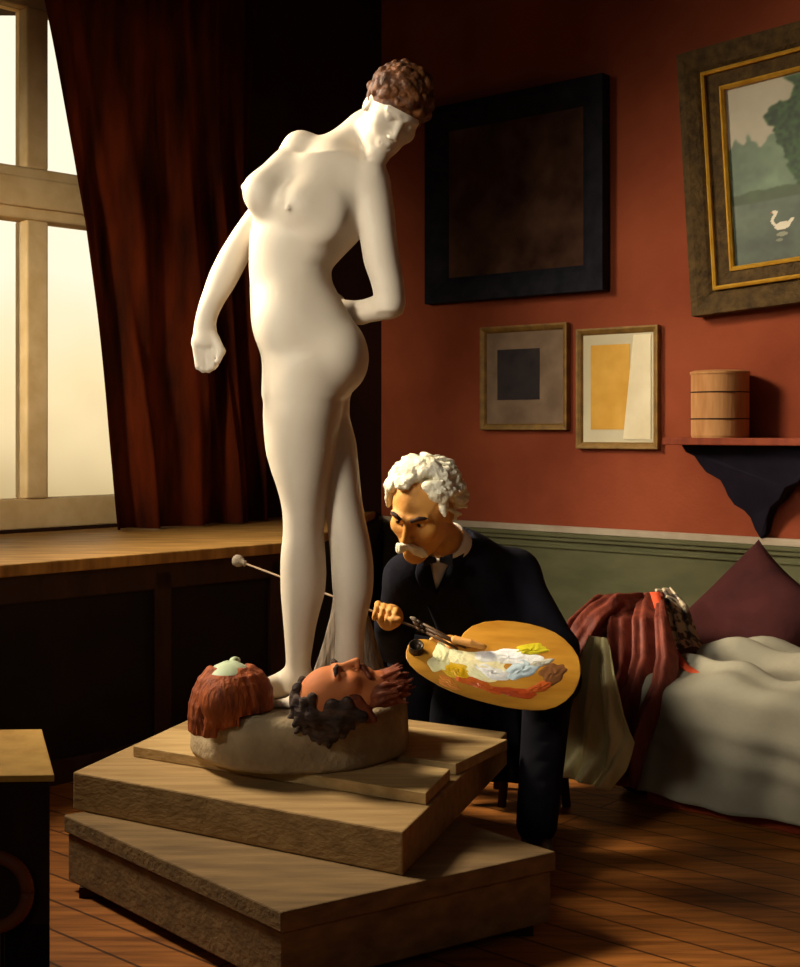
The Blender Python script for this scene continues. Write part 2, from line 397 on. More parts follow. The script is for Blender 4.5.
# wainscot, rails on the right wall
def Wb(t0, t1, d0, d1, z0, z1): return obox(xy3(W0), xy3(WT), xy3(WN), (0, 0, 1), t0, t1, d0, d1, z0, z1)
tc0 = -.93
pan = [Wb(tc0, 7.4, 0, .02, .0, .66)]
struct(mesh('trim_1', *join(pan), M['green'], bevel=.003))
pr = [Wb(tc0, 7.4, 0, .045, .655, .675), Wb(tc0, 7.4, 0, .03, .60, .612), Wb(tc0, 7.4, 0, .035, .635, .655)]
struct(mesh('trim_2', *join(pr), M['green'], bevel=.004))
struct(mesh('trim_3', *Wb(tc0, 7.4, 0, .03, .675, .705), M['rail_white'], bevel=.003))
bb = [Wb(tc0, 7.4, 0, .035, .0, .12), Wb(tc0, 7.4, 0, .025, .12, .14)]
struct(mesh('baseboard_right', *join(bb), M['green'], bevel=.004))

# window: frame, mullions, glass
def Bb(s0, s1, d0, d1, z0, z1): return obox(xy3(B0), xy3(BT), xy3(BN), (0, 0, 1), s0, s1, d0, d1, z0, z1)
win = struct(mesh('window_1', *join([Bb(S0, S0+.09, -.14, -.04, Z0, Z1), Bb(S1-.09, S1, -.14, -.04, Z0, Z1),
      Bb(S0+.09, S1-.09, -.14, -.04, Z0, .865), Bb(S0+.09, S1-.09, -.14, -.04, 2.90, Z1)]), M['frame_tan'], bevel=.006))
mul = [Bb(.135, .235, -.13, -.03, .865, 2.02), Bb(.135, .235, -.13, -.03, 2.235, 2.90), Bb(-.62, -.52, -.13, -.03, .865, 2.02), Bb(-.62, -.52, -.13, -.03, 2.235, 2.90)]
w = mesh('mullion', *join(mul), M['frame_tan'], parent=win, bevel=.008)
w = mesh('transom', *join([Bb(S0+.09, S1-.09, -.14, -.02, 2.02, 2.235), Bb(S0+.09, S1-.09, -.02, .005, 2.065, 2.19)]), M['frame_tan'], parent=win, bevel=.01)
gm = bpy.data.materials.new('window_glass'); gm.use_nodes = True
g = gm.node_tree; b = g.nodes['Principled BSDF']; b.inputs['Base Color'].default_value = (.97, .95, .9, 1)
tr = g.nodes.new('ShaderNodeBsdfTransparent'); tr.inputs[0].default_value = (.96, .95, .92, 1)
gl = g.nodes.new('ShaderNodeBsdfGlossy'); gl.inputs['Roughness'].default_value = .05
fr = g.nodes.new('ShaderNodeFresnel'); fr.inputs[0].default_value = 1.35; ms = g.nodes.new('ShaderNodeMixShader')
g.links.new(fr.outputs[0], ms.inputs[0]); g.links.new(tr.outputs[0], ms.inputs[1]); g.links.new(gl.outputs[0], ms.inputs[2])
g.links.new(ms.outputs[0], g.nodes['Material Output'].inputs[0])
for (a, b_) in ((S0+.09, -.62), (-.52, .135), (.235, S1-.09)):
    for (z0, z1) in ((.865, 2.02), (2.235, 2.90)):
        mesh('pane', *Bb(a, b_, -.092, -.086, z0, z1), gm, parent=win)

# deep window ledge (built-in cabinet with a wooden top)
def s_of(px, off):
    k = (px-CX)/F; o = B0+BN*off; return (k*o[1]-o[0])/(BT[0]-k*BT[1])
LED = 1.12
cab = empty('window_ledge', tuple(xy3(Bs(0, LED))), 'long deep golden wooden ledge under the window with dark panelled front', 'ledge')
def led_front(off, back=0.0):
    # from far left to the right wall
    def hit(o):
        A = np.array([BT, -WT]).T; s_, t_ = np.linalg.solve(A, W0+WN*.05-(B0+BN*o)); return s_
    return [tuple(Bs(-3, back)), tuple(Bs(hit(back), back)), tuple(Bs(s_of(306, off), off)), tuple(Bs(-3, off))]
mesh('ledge_top', *prism(led_front(LED, .01), .69, .73), M['ledge'], parent=cab, bevel=.006)
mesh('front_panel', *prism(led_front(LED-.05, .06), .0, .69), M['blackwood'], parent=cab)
pil = []
for s_ in (-1.9, -.9, .0, s_of(276, LED)):
    pil.append(Bb(s_, s_+.07, LED-.05, LED-.03, 0.08, .66))
pil.append(Bb(-3, s_of(298, LED), LED-.05, LED-.03, .60, .69)); pil.append(Bb(-3, s_of(298, LED), LED-.05, LED-.025, 0, .08))
mesh('panel_moulding', *join(pil), M['darkwood'], parent=cab, bevel=.004)

# curtain
def curtain():
    ys = [-260, -80, 0, 80, 160, 225, 310, 400, 470, 532]; xs = [34, 34, 38, 53, 68, 79, 89, 99, 106, 111]
    nu, nv = 130, 90; V = []
    ztop, zb = 3.35, .735
    for j in range(nv+1):
        z = ztop+(zb-ztop)*j/nv
        # find py for this z at the curtain's edge
        Yg = 5.2; 
        for _ in range(3):
            py = HY-(z-EYE)*F/Yg; px = np.interp(py, ys, xs); s_ = s_of(px, .16); Yg = (Bs(s_, .16))[1]
        sl = s_; sr = 1.20+.05*math.sin(z*2)
        for i in range(nu+1):
            u = i/nu; g_ = u**.9
            fold = (.030+.03*math.sin(u*7+z*.6)**2)*math.sin(u*30+2.2*math.sin(u*5+z*.8)+.5*math.sin(z*1.7))+.014*math.sin(u*63+3*math.sin(u*9)+z*1.3)+.010*math.sin(z*5+u*14)
            ed = min(1, (1-u)*8)
            off = .17+fold*(.55+.45*j/nv)+.05*math.sin(u*PI)
            p = Bs(sl+(sr-sl)*g_, off); V.append((p[0], p[1], z))
    Fc = [(j*(nu+1)+i, j*(nu+1)+i+1, (j+1)*(nu+1)+i+1, (j+1)*(nu+1)+i) for j in range(nv) for i in range(nu)]
    return V, Fc
cu = empty('curtain', tuple(xy3(Bs(.9, .16), .735)), 'tall dark red-brown curtain hanging beside the window down to the ledge', 'curtain')
mesh('curtain_cloth', *curtain(), M['curtain'], parent=cu, smooth=True)
mesh('curtain_rod', *tube([xy3(Bs(-1.6, .17), 3.38), xy3(Bs(1.5, .17), 3.38)], .018), M['darkwood'], parent=cu, smooth=True)

# ================================================================== WALL PICTURES, SHELF
def wall_t(px, off=0.0):
    k = (px-CX)/F; o = W0+WN*off; return (k*o[1]-o[0])/(WT[0]-k*WT[1])
def wall_uv(px, py, off=0.0):
    t = wall_t(px, off); Y = (W0+WN*off+WT*t)[1]; return t, EYE-(py-HY)/F*Y
def ring_frame(uc, zc, w, h, fw, d0, d1, rot, prof=None):
    """mitred rectangular frame; w,h outer half sizes"""
    ca, sa = math.cos(rot), math.sin(rot)
    prof = prof or [(0, 0), (0, 1), (.3, 1), (.75, .75), (1, .45), (1, 0)]
    V, Fc = [], []; n = len(prof)
    for sx_, sz_ in ((-1, -1), (1, -1), (1, 1), (-1, 1)):
        for (q, dd) in prof:
            x, z = sx_*(w-fw*q), sz_*(h-fw*q); d = d0+(d1-d0)*dd
            u, zz = uc+x*ca-z*sa, zc+x*sa+z*ca
            p = W0+WT*u+WN*d; V.append((p[0], p[1], zz))
    for k in range(4):
        for i in range(n):
            a, b_ = k*n+i, k*n+(i+1) % n; c_, d_ = ((k+1) % 4)*n+(i+1) % n, ((k+1) % 4)*n+i
            Fc.append((a, d_, c_, b_))
    return V, Fc
def wquad(uc, zc, x0, x1, z0, z1, d0, d1, rot):
    ca, sa = math.cos(rot), math.sin(rot)
    ax = xy3(WT)*ca+np.array((0, 0, sa)); az = -xy3(WT)*sa+np.array((0, 0, ca))
    return obox(xy3(W0+WT*uc, zc), ax, xy3(WN), az, x0, x1, d0, d1, z0, z1)
def picture_at(px0, px1, py0, py1, off=.02):
    """outer rectangle from its picture edges at mid height/width"""
    t0, t1 = wall_t(px0, off), wall_t(px1, off); tm = (t0+t1)/2
    Y = (W0+WN*off+WT*tm)[1]
    return tm, EYE-((py0+py1)/2-HY)/F*Y, (t1-t0)/2, (py1-py0)/2/F*Y
# large dark painting
uc, zc, w_, h_ = picture_at(428, 606, 93, 298, .04)
p = empty('large_painting', tuple(xy3(W0+WT*uc+WN*.03, zc)), 'large murky brown painting in a wide blue-black frame high on the red wall', 'painting')
fwid = .125
mesh('frame', *ring_frame(uc, zc, w_, h_, fwid, .005, .07, 0), M['black_frame'], parent=p, bevel=.004)
mesh('canvas', *wquad(uc, zc, -w_+fwid-.004, w_-fwid+.004, -h_+fwid-.004, h_-fwid+.004, .006, .03, 0), M['old_canvas'], parent=p)
# small print, grey mat
uc, zc, w_, h_ = picture_at(480, 567, 325, 430, .03)
p = empty('framed_print', tuple(xy3(W0+WT*uc+WN*.02, zc)), 'small framed dark print with wide grey-tan mat, below the large murky painting', 'framed print')
mesh('frame', *ring_frame(uc, zc, w_, h_, .03, .003, .035, 0), M['oldgold'], parent=p, bevel=.002)
mesh('mat_board', *wquad(uc, zc, -w_+.028, w_-.028, -h_+.028, h_-.028, .004, .015, 0), M['greymat'], parent=p)
mesh('print', *wquad(uc, zc, -w_*.62, w_*.35, -h_*.42, h_*.55, .015, .018, 0), M['darkpic'], parent=p)
# small print, yellow sheet
uc, zc, w_, h_ = picture_at(576, 658, 327, 449, .03)
p = empty('framed_print', tuple(xy3(W0+WT*uc+WN*.02, zc)), 'small gold-framed picture with a yellow ochre block and painted glare strip on a pale mat', 'framed print')
mesh('frame', *ring_frame(uc, zc, w_, h_, .03, .003, .035, 0), M['oldgold'], parent=p, bevel=.002)
mesh('mat_board', *wquad(uc, zc, -w_+.028, w_-.028, -h_+.028, h_-.028, .004, .015, 0), M['palemat'], parent=p)
mesh('sketch', *wquad(uc, zc, -w_*.66, w_*.30, -h_*.68, h_*.72, .015, .018, 0), M['yellowpic'], parent=p)
V, Fc = wquad(uc, zc, w_*.14, w_*.80, -h_*.84, h_*.86, .0155, .0195, 0)
V = [np.array(v) for v in V]
mid = zc
for i in (1, 3, 5, 7): pass
# slanting left side of the glare, painted as a cream strip
for i in (4, 6): V[i] = V[i]+xy3(WT)*w_*.25
mesh('glare_strip', V, Fc, M['cream'], parent=p)

# landscape with swan
rot = math.radians(3.6)
tl = wall_uv(679, 57, .05); bl = wall_uv(697, 317, .05)
Hh = math.hypot(bl[0]-tl[0], bl[1]-tl[1])/2; Wd = .60
cxm = (tl[0]+bl[0])/2+Wd*math.cos(rot); zcm = (tl[1]+bl[1])/2+Wd*math.sin(rot)
p = empty('landscape_painting', tuple(xy3(W0+WT*cxm+WN*.03, zcm)), 'tilted green park landscape painting with a white swan in a brown and gold frame', 'painting')
mesh('frame', *ring_frame(cxm, zcm, Wd, Hh, .105, .01, .09, rot), M['brown_frame'], parent=p, bevel=.004)
mesh('gold_moulding', *ring_frame(cxm, zcm, Wd-.10, Hh-.10, .016, .03, .082, rot, [(0, 0), (0, .9), (.5, 1), (1, .9), (1, 0)]), M['gold'], parent=p)
mesh('inner_frame', *ring_frame(cxm, zcm, Wd-.115, Hh-.115, .06, .02, .062, rot, [(0, 0), (0, 1), (1, .7), (1, 0)]), M['brown_frame'], parent=p)
mesh('gold_moulding', *ring_frame(cxm, zcm, Wd-.172, Hh-.172, .018, .02, .062, rot, [(0, 0), (0, .9), (.5, 1), (1, .8), (1, 0)]), M['gold'], parent=p)
def landscape(parent):
    a, b_ = Wd-.186, Hh-.186; nu, nv = 220, 240
    u = np.linspace(0, 1, nu); v = np.linspace(0, 1, nv); U, Vv = np.meshgrid(u, v, indexing='ij')
    rs = np.random.RandomState(3)
    def noise(sc, seed):
        r_ = np.random.RandomState(seed); g_ = r_.rand(sc+2, sc+2)
        x, y = U*sc, Vv*sc; i, j = x.astype(int), y.astype(int); fx, fy = x-i, y-j
        fx, fy = fx*fx*(3-2*fx), fy*fy*(3-2*fy)
        return (g_[i, j]*(1-fx)*(1-fy)+g_[i+1, j]*fx*(1-fy)+g_[i, j+1]*(1-fx)*fy+g_[i+1, j+1]*fx*fy)
    N = noise(8, 1)*.5+noise(18, 2)*.3+noise(45, 3)*.2; N2 = noise(60, 5)
    C_ = np.zeros((nu, nv, 3))
    sky = np.array((196, 186, 160.)); far = np.array((106, 124, 96.)); tree = np.array((40, 62, 28.)); water = np.array((96, 108, 84.)); bank = np.array((70, 84, 52.))
    C_[:] = sky-20*N[..., None]
    # distant trees on the left
    m1 = (Vv < .68+.16*(N-.5)+.03*np.sin(U*26)+.02*np.sin(U*61)) & (Vv > .3); C_[m1] = (far*(.75+.5*N[..., None]))[m1]
    # big tree on the right of the visible part and beyond
    edge = .25+.12*np.clip((Vv-.80)/.15, 0, 1)+.10*np.clip((.62-Vv)/.2, 0, 1)+.16*(N-.5)
    m2 = (U > edge+.015*np.sin(Vv*37)) & (Vv > .36) & (Vv < .99); C_[m2] = (tree*(.7+.9*N2[..., None]))[m2]
    m3 = Vv <= .35; wv = water*(1.1-.5*N[..., None])+(Vv[..., None]*60-14); C_[m3] = wv[m3]
    m4 = (Vv > .34) & (Vv < .38+.04*N); C_[m4] = (bank*(.8+.4*N[..., None]))[m4]
    for _ in range(3): C_[1:-1, 1:-1] = (C_[1:-1, 1:-1]*2+C_[:-2, 1:-1]+C_[2:, 1:-1]+C_[1:-1, :-2]+C_[1:-1, 2:])/6
    # swan: body, tail, neck, head, reflection
    def ell_(cu_, cv, ru, rv, col, tilt=0):
        du, dv = (U-cu_)*a, (Vv-cv)*b_; q = (du*math.cos(tilt)+dv*math.sin(tilt))/(ru*a); w2 = (-du*math.sin(tilt)+dv*math.cos(tilt))/(rv*b_)
        C_[(q*q+w2*w2) < 1] = col
    wht = (226, 214, 186)
    su, sv = .265, .19
    ell_(su, sv, .042, .022, wht, .1); ell_(su+.042, sv+.018, .022, .010, wht, .7)
    for q in np.linspace(0, 1, 30):
        nx = su-.040-.012*math.sin(q*PI*1.4); ny = sv+.01+q*.068
        ell_(nx, ny, .008, .007, wht)
    ell_(su-.038, sv+.080, .013, .009, wht); ell_(su-.055, sv+.078, .007, .004, (170, 90, 40))
    ell_(su-.005, sv-.045, .030, .012, (140, 140, 112)); ell_(su-.02, sv-.075, .018, .008, (118, 122, 96))
    ca, sa = math.cos(rot), math.sin(rot); P = []
    for i in range(nu):
        for j in range(nv):
            x, z = (2*u[i]-1)*a, (2*v[j]-1)*b_
            q = W0+WT*(cxm+x*ca-z*sa)+WN*.034; P.append((q[0], q[1], zcm+x*sa+z*ca))
    Fc = [(i*nv+j, (i+1)*nv+j, (i+1)*nv+j+1, i*nv+j+1) for i in range(nu-1) for j in range(nv-1)]
    m = bpy.data.materials.new('painted_landscape'); m.use_nodes = True; n = m.node_tree
    at_ = n.nodes.new('ShaderNodeAttribute'); at_.attribute_name = 'paint'
    n.links.new(at_.outputs['Color'], n.nodes['Principled BSDF'].inputs['Base Color']); n.nodes['Principled BSDF'].inputs['Roughness'].default_value = .6
    o = mesh('canvas', P, Fc, m, parent=parent, solid=.004)
    ca_ = o.data.color_attributes.new('paint', 'FLOAT_COLOR', 'POINT')
    L = np.clip(C_.reshape(-1, 3), 0, 255)/255; L = np.where(L <= .04045, L/12.92, ((L+.055)/1.055)**2.4)
    ca_.data.foreach_set('color', np.concatenate([L, np.ones((len(L), 1))], 1).astype(np.float32).ravel())
landscape(p)

# shelf with corbel, tub
t0 = wall_t(662, .24); _, zs = wall_uv(730, 438, .1); zs = 1.118
sh = empty('wall_shelf', tuple(xy3(W0+WT*(t0+.5), zs)), 'narrow red-brown wall shelf on a dark scalloped bracket below the landscape painting', 'shelf')
mesh('shelf_board', *Wb(t0, t0+1.25, .0, .24, zs-.03, zs), M['shelf'], parent=sh, bevel=.004)
prof = [(688, 444), (692, 452), (700, 456), (704, 464), (709, 472), (722, 480), (725, 488), (727, 496), (732, 505), (741, 511), (746, 518), (749, 530), (754, 540), (760, 534), (763, 520), (768, 508), (778, 500), (786, 488), (800, 482), (812, 470), (826, 462), (834, 452), (838, 444)]  # bracket outline, with its wall shadow built in as solid wood on the right
def bracket():
    n = len(prof); V = []
    for d in (.0, .16):
        for (x, y) in prof:
            t, z = wall_uv(x, y, .10)
            # shallower towards the foot
            dd = d*(.25+.75*min(1, max(0, (z-.72)/.34)))
            q = W0+WT*t+WN*dd; V.append((q[0], q[1], min(z, zs-.031)))
    Fc = [tuple(range(n)), tuple(range(2*n-1, n-1, -1))]+[(i, n+i, n+(i+1) % n, (i+1) % n) for i in range(n)]
    return V, Fc
mesh('bracket', *bracket(), M['navywood'], parent=sh, bevel=.004)
tpos = W0+WT*wall_t(720, .125)+WN*.125
tub = empty('wooden_tub', tuple(xy3(tpos, zs)), 'round tan wooden tub with thin dark hoops standing on the wall shelf', 'tub')
r0 = .118
mesh('tub_body', *lathe(xy3(tpos, zs), [(r0*.97, 0), (r0, .01), (r0, .262), (r0*.96, .27), (r0*.86, .27), (r0*.84, .25)], 48), M['tub'], parent=tub, smooth=False)
for z in (.075, .185):
    mesh('hoop', *lathe(xy3(tpos, zs+z), [(r0-.002, 0), (r0+.003, .001), (r0+.003, .005), (r0-.002, .006)], 48), M['darkwood'], parent=tub)
mesh('lid', *lathe(xy3(tpos, zs+.262), [(r0*.90, 0), (r0+.004, .0), (r0+.004, .010), (r0*.9, .016), (.01, .02)], 48), M['tub'], parent=tub)

# ================================================================== DAYBED
Q0 = np.array((.553, 4.18)); U_ = WT; M_ = -WN   # U_ along the front to the right, M_ towards the wall
def Q(u, m): return Q0+U_*u+M_*m
bed = empty('daybed', tuple(xy3(Q(.8, .5))), 'low daybed with grey-green cover and red base against the green panelling', 'daybed')
mesh('bed_base', *prism([tuple(Q(.27, 0)), tuple(Q(2.3, 0)), tuple(Q(2.3, 1.02)), tuple(Q(.27, 1.02))], .0, .17), M['redbase'], parent=bed, bevel=.006)
mesh('mattress', *prism([tuple(Q(.275, .02)), tuple(Q(2.29, .02)), tuple(Q(2.29, 1.0)), tuple(Q(.275, 1.0))], .17, .385), M['bedcover'], parent=bed, bevel=.03)
V, Fc = prism([tuple(Q(.13, .06)), tuple(Q(.265, .06)), tuple(Q(.265, .42)), tuple(Q(.13, .42))], .0, .43)
mesh('armrest', V, Fc, M['darkwood'], parent=bed, bevel=.03)
def cover():
    nu, nv = 170, 100; V = []; ZT = .400; R_ = .05
    prof_ = []
    for j in range(nv+1):
        q = j/nv*1.28
        if q < .90: prof_.append((.98-q, ZT, 0.0))
        elif q < .90+R_*PI/2: a = (q-.90)/R_; prof_.append((.08-R_*math.sin(a)-.03*math.sin(a), ZT-R_*(1-math.cos(a)), .0))
        else: d = q-.90-R_*PI/2; prof_.append((.0-.05*d, ZT-R_-d, d))
    for i in range(nu+1):
        u = .27+2.0*i/nu
        for m_, z, d in prof_:
            tp = 1 if d == 0 else max(0, 1-d*8)
            n1 = .014*math.sin(u*13+m_*6+math.sin(m_*7))+.010*math.sin(u*26-m_*8+1.3)
            rid = .05*math.exp(-((m_-.34-.10*math.sin(u*2.6))/.06)**2)+.04*math.exp(-((m_-.58-.25*(u-.5))/.05)**2)+.03*math.exp(-((m_-.16-.06*math.sin(u*4+1))/.035)**2)
            dr = (.016*math.sin(u*15+2.5*z)+.010*math.sin(u*33-5*z+1)+.012*math.sin((u+z*.9)*11))*min(1, d*5)
            # soft diagonal swags on the hanging side
            sw = .018*math.exp(-((z-.30+.10*(u-.3))/.03)**2)*min(1, d*9)+.014*math.exp(-((z-.20+.12*(u-.5))/.025)**2)*min(1, d*9)
            p_ = Q(u, m_-.030-dr-sw-.10*d); V.append((p_[0], p_[1], max(z+(n1+rid)*tp*min(1, (m_+.03)*12 if m_ > -.03 else 0), .048+.006*math.sin(u*9))))
    Fc = [(i*(nv+1)+j, (i+1)*(nv+1)+j, (i+1)*(nv+1)+j+1, i*(nv+1)+j+1) for i in range(nu) for j in range(nv)]
    return V, Fc
mesh('bed_cover', *cover(), M['bedcover'], parent=bed, smooth=True, solid=.006)

def cushion(name, c, R, a, b_, t, m, label, puff=2.2):
    n = 44; V = []; idx = {}
    for sd in (1, -1):
        for i in range(n+1):
            for j in range(n+1):
                x, y = 2*i/n-1, 2*j/n-1
                pin = 1-.10*(1-x*x)*abs(y)**3-.0; pin2 = 1-.10*(1-y*y)*abs(x)**3
                zz = t*((1-abs(x)**puff)*(1-abs(y)**puff))**.5*sd
                zz += .006*math.sin(x*9+y*4)*(1-x*x)*(1-y*y)
                q = np.array(c)+np.array(R)@np.array((x*a*pin2, y*b_*pin, zz)); V.append(q)
    k = (n+1)**2; Fc = []
    for i in range(n):
        for j in range(n):
            f = (i*(n+1)+j, (i+1)*(n+1)+j, (i+1)*(n+1)+j+1, i*(n+1)+j+1); Fc.append(f); Fc.append(tuple(q+k for q in f[::-1]))
    o = mesh(name, V, Fc, m, smooth=True); tag(o, label, 'cushion')
    return o
def R3(ax, ay):
    ax = np.array(ax, float); ax /= np.linalg.norm(ax); ay = np.array(ay, float); ay -= ax*(ax@ay); ay /= np.linalg.norm(ay)
    return np.stack([ax, ay, np.cross(ax, ay)], 1)
rt = xy3(U_); back = np.array((M_[0]*.5, M_[1]*.5, .86)); back /= np.linalg.norm(back)
dx = (rt*.57+back*.82); dy = (-rt*.82+back*.57)
cushion('cushion', at(746, 628, 4.66), R3(dx, dy), .27, .23, .11, M['maroon'], 'large dark maroon velvet cushion standing on its corner on the daybed')

# ---- draped garments over the daybed arm
def sheet(name, path, nv, nu, fold, m, parent=None, th=.006, seed=0):
    """path(u,v)->xyz ; fold displacement along the horizontal direction to the viewer"""
    V = []
    for i in range(nu+1):
        for j in range(nv+1):
            u, v = i/nu, j/nv; p_ = np.array(path(u, v)); d = fold(u, v)
            p_ = p_+np.array((WN[0], WN[1], .25))*d; V.append(p_)
    Fc = [(i*(nv+1)+j, (i+1)*(nv+1)+j, (i+1)*(nv+1)+j+1, i*(nv+1)+j+1) for i in range(nu) for j in range(nv)]
    return mesh(name, V, Fc, m, parent=parent, smooth=True, solid=th)
def spl(tab, v):
    """tab rows: v, px_left, px_right, py, Y"""
    t = np.array(tab, float)
    return [np.interp(v, t[:, 0], t[:, i]) for i in range(1, t.shape[1])]
robe = empty('robe', tuple(xy3(Q(.12, -.1))), 'red-brown silk robe thrown over the arm of the daybed, trailing to the floor', 'robe')
# rows: v, pxL, pyL, YL, pxR, pyR, YR
T1 = [(0, 628, 598, 4.65, 668, 600, 4.55), (.14, 600, 596, 4.42, 664, 593, 4.35), (.28, 572, 622, 4.24, 668, 618, 4.12), (.42, 562, 660, 4.14, 676, 658, 4.02), (.52, 559, 680, 4.12, 672, 684, 3.95),
      (.65, 556, 704, 4.10, 654, 712, 3.90), (.85, 554, 744, 4.07, 646, 752, 3.88), (1, 552, 770, 4.06, 640, 790, 3.87)]
def path1(u, v):
    l = np.array(spl(T1, v)); py = l[1]*(1-u)+l[4]*u; px = l[0]*(1-u)+l[3]*u; Y = l[2]*(1-u)+l[5]*u
    q = at(px, py, Y); q[2] = max(q[2], .012); return q
def fold1(u, v): return (.028*math.sin(u*27+2*math.sin(v*3))+.014*math.sin(u*58+v*5)+.008*math.sin(v*14+u*9))*min(1, .35+v*1.4)
sheet('robe_cloth', path1, 90, 120, fold1, M['robe'], robe)
# sleeve falling on the left
sl = [at(640, 602, 4.34), at(612, 608, 4.26), at(590, 628, 4.17), at(576, 655, 4.11), at(568, 690, 4.08), at(562, 730, 4.07), at(558, 765, 4.06)]
sr = [.03, .046, .05, .048, .045, .046, .05]
def sleeve():
    pts, rad = [], []
    P = np.array(sl); n = 50
    for i in range(n+1):
        t = i/n*(len(sl)-1); pts.append([np.interp(t, range(len(sl)), P[:, q]) for q in range(3)]); rad.append(np.interp(t, range(len(sl)), sr))
    V, Fc = tube(pts, rad, 48)
    V = [np.array(v) for v in V]
    for j in range(n+1):
        c = np.array(pts[j])
        for i in range(48):
            a = 2*PI*i/48; k = 1+.13*math.sin(a*5+j*.10)+.07*math.sin(a*9-j*.2)+.05*math.sin(j*.9+a*2)
            V[j*48+i] = c+(V[j*48+i]-c)*k
    return V, Fc
mesh('sleeve', *sleeve(), M['robe'], parent=robe, smooth=True)
tv = [at(650, 593, 4.30), at(660, 625, 4.22), at(667, 650, 4.12), at(678, 666, 4.05), at(697, 678, 4.0)]
def ribbon(pts, wv, n=40):
    P = np.array(pts); V = []
    for i in range(n+1):
        t = i/n*(len(pts)-1); c = np.array([np.interp(t, range(len(pts)), P[:, q]) for q in range(3)])
        V.append(c); V.append(c+np.array(wv))
    return V, [(2*i, 2*i+2, 2*i+3, 2*i+1) for i in range(n)]
mesh('red_lining', *ribbon(tv, (.028, -.01, .004)), M['redtrim'], parent=robe, smooth=True, solid=.01)
yc = empty('cloth', tuple(at(590, 775, 4.05)), 'pale yellow cloth hanging in folds in front of the red-brown robe', 'cloth')
T2 = [(0, 590, 636, 4.03, 606, 638, 3.98), (.2, 582, 662, 3.98, 612, 672, 3.92), (.45, 573, 700, 3.94, 622, 712, 3.86), (.7, 564, 738, 3.91, 630, 742, 3.82), (.88, 558, 762, 3.89, 622, 770, 3.80), (1, 553, 774, 3.88, 608, 790, 3.80)]
def path2(u, v):
    l = np.array(spl(T2, v)); q = at(l[0]*(1-u)+l[3]*u, l[1]*(1-u)+l[4]*u, l[2]*(1-u)+l[5]*u); q[2] = max(q[2], .014); return q
def fold2(u, v): return (.022*math.sin(u*17+1.5*math.sin(v*4))+.008*math.sin(u*37+v*6))*min(1, .3+v*1.2)
sheet('folded_cloth', path2, 70, 70, fold2, M['yellowcloth'], yc)
# patterned cloth
pm = mat('patterned_cloth', (96, 84, 74), (196, 180, 150), rough=.85, scale=34, detail=1, spec=.1)
rp = [q for q in pm.node_tree.nodes if q.type == 'VALTORGB'][0]; rp.color_ramp.elements[0].position = .46; rp.color_ramp.elements[1].position = .54
T3 = [(0, 656, 590, 4.5, 672, 588, 4.54), (0.3, 664, 612, 4.4, 688, 606, 4.46), (0.6, 672, 642, 4.3, 696, 634, 4.4), (0.85, 682, 662, 4.22, 704, 654, 4.32), (1, 696, 676, 4.16, 714, 668, 4.26)]
def path3(u, v):
    l = np.array(spl(T3, v)); return at(l[0]*(1-u)+l[3]*u, l[1]*(1-u)+l[4]*u, l[2]*(1-u)+l[5]*u)
o = sheet('patterned_shawl', path3, 50, 40, lambda u, v: .012*math.sin(u*14+v*4), pm)
tag(o, 'black and white patterned shawl lying between the red robe and the maroon cushion', 'shawl')

# ================================================================== STAND
e1 = np.array((-.869, .494)); e2 = np.array((.302, .953))
zlow, zblk, zbd = .187, .283, .312
Lf = onz(282, 910, zlow)[:2]; Ll = onz(68, 815, zlow)[:2]; Lr = onz(551, 851, zlow)[:2]
Lb = Ll+Lr-Lf
crate = empty('wooden_crate', tuple(xy3(Lf)), 'low weathered wooden box on the floor, lowest of the stand under the statue', 'box')
mesh('box_body', *prism([tuple(Lf), tuple(Ll), tuple(Lb), tuple(Lr)], .025, zlow-.045), M['box'], parent=crate, bevel=.004)
def grow(ps, d):
    c = sum(np.array(p_) for p_ in ps)/len(ps); return [tuple(np.array(p_)+(np.array(p_)-c)/np.linalg.norm(np.array(p_)-c)*d) for p_ in ps]
mesh('box_lid', *prism(grow([Lf, Ll, Lb, Lr], .012), zlow-.043, zlow), M['box'], parent=crate, bevel=.004)
cc = (Lf+Ll+Lb+Lr)/4
for q in (Lf, Ll, Lb, Lr):
    pc = q+(cc-q)*.14
    mesh('foot', *prism([(pc[0]-.04, pc[1]-.04), (pc[0]+.04, pc[1]-.04), (pc[0]+.04, pc[1]+.04), (pc[0]-.04, pc[1]+.04)], 0, .026), M['darkwood'], parent=crate)
Af = onz(403, 832, zblk)[:2]; Al = onz(73, 772, zblk)[:2]; Ar = onz(507, 732, zblk)[:2]; Ab = Al+Ar-Af
o = mesh('wooden_block', *prism([tuple(Af), tuple(Al), tuple(Ab), tuple(Ar)], zlow+.001, zblk), M['block'], bevel=.004)
tag(o, 'thick square wooden slab turned on top of the weathered box, under the thin boards', 'wooden slab')
Bf = onz(426, 793, zbd)[:2]; Bl = onz(133, 746, zbd)[:2]; wv = (onz(449, 770, zbd)[:2]-Bf)*1.05
o = mesh('board', *prism([tuple(Bf), tuple(Bl), tuple(Bl+wv), tuple(Bf+wv)], zblk+.001, zbd), M['board'], bevel=.002)
tag(o, 'front thin board on the thick slab, its long edge towards the viewer', 'board')
Cf = onz(456, 764, zbd)[:2]; Cr = onz(483, 739, zbd)[:2]; ld = (Bl-Bf)/np.linalg.norm(Bl-Bf)
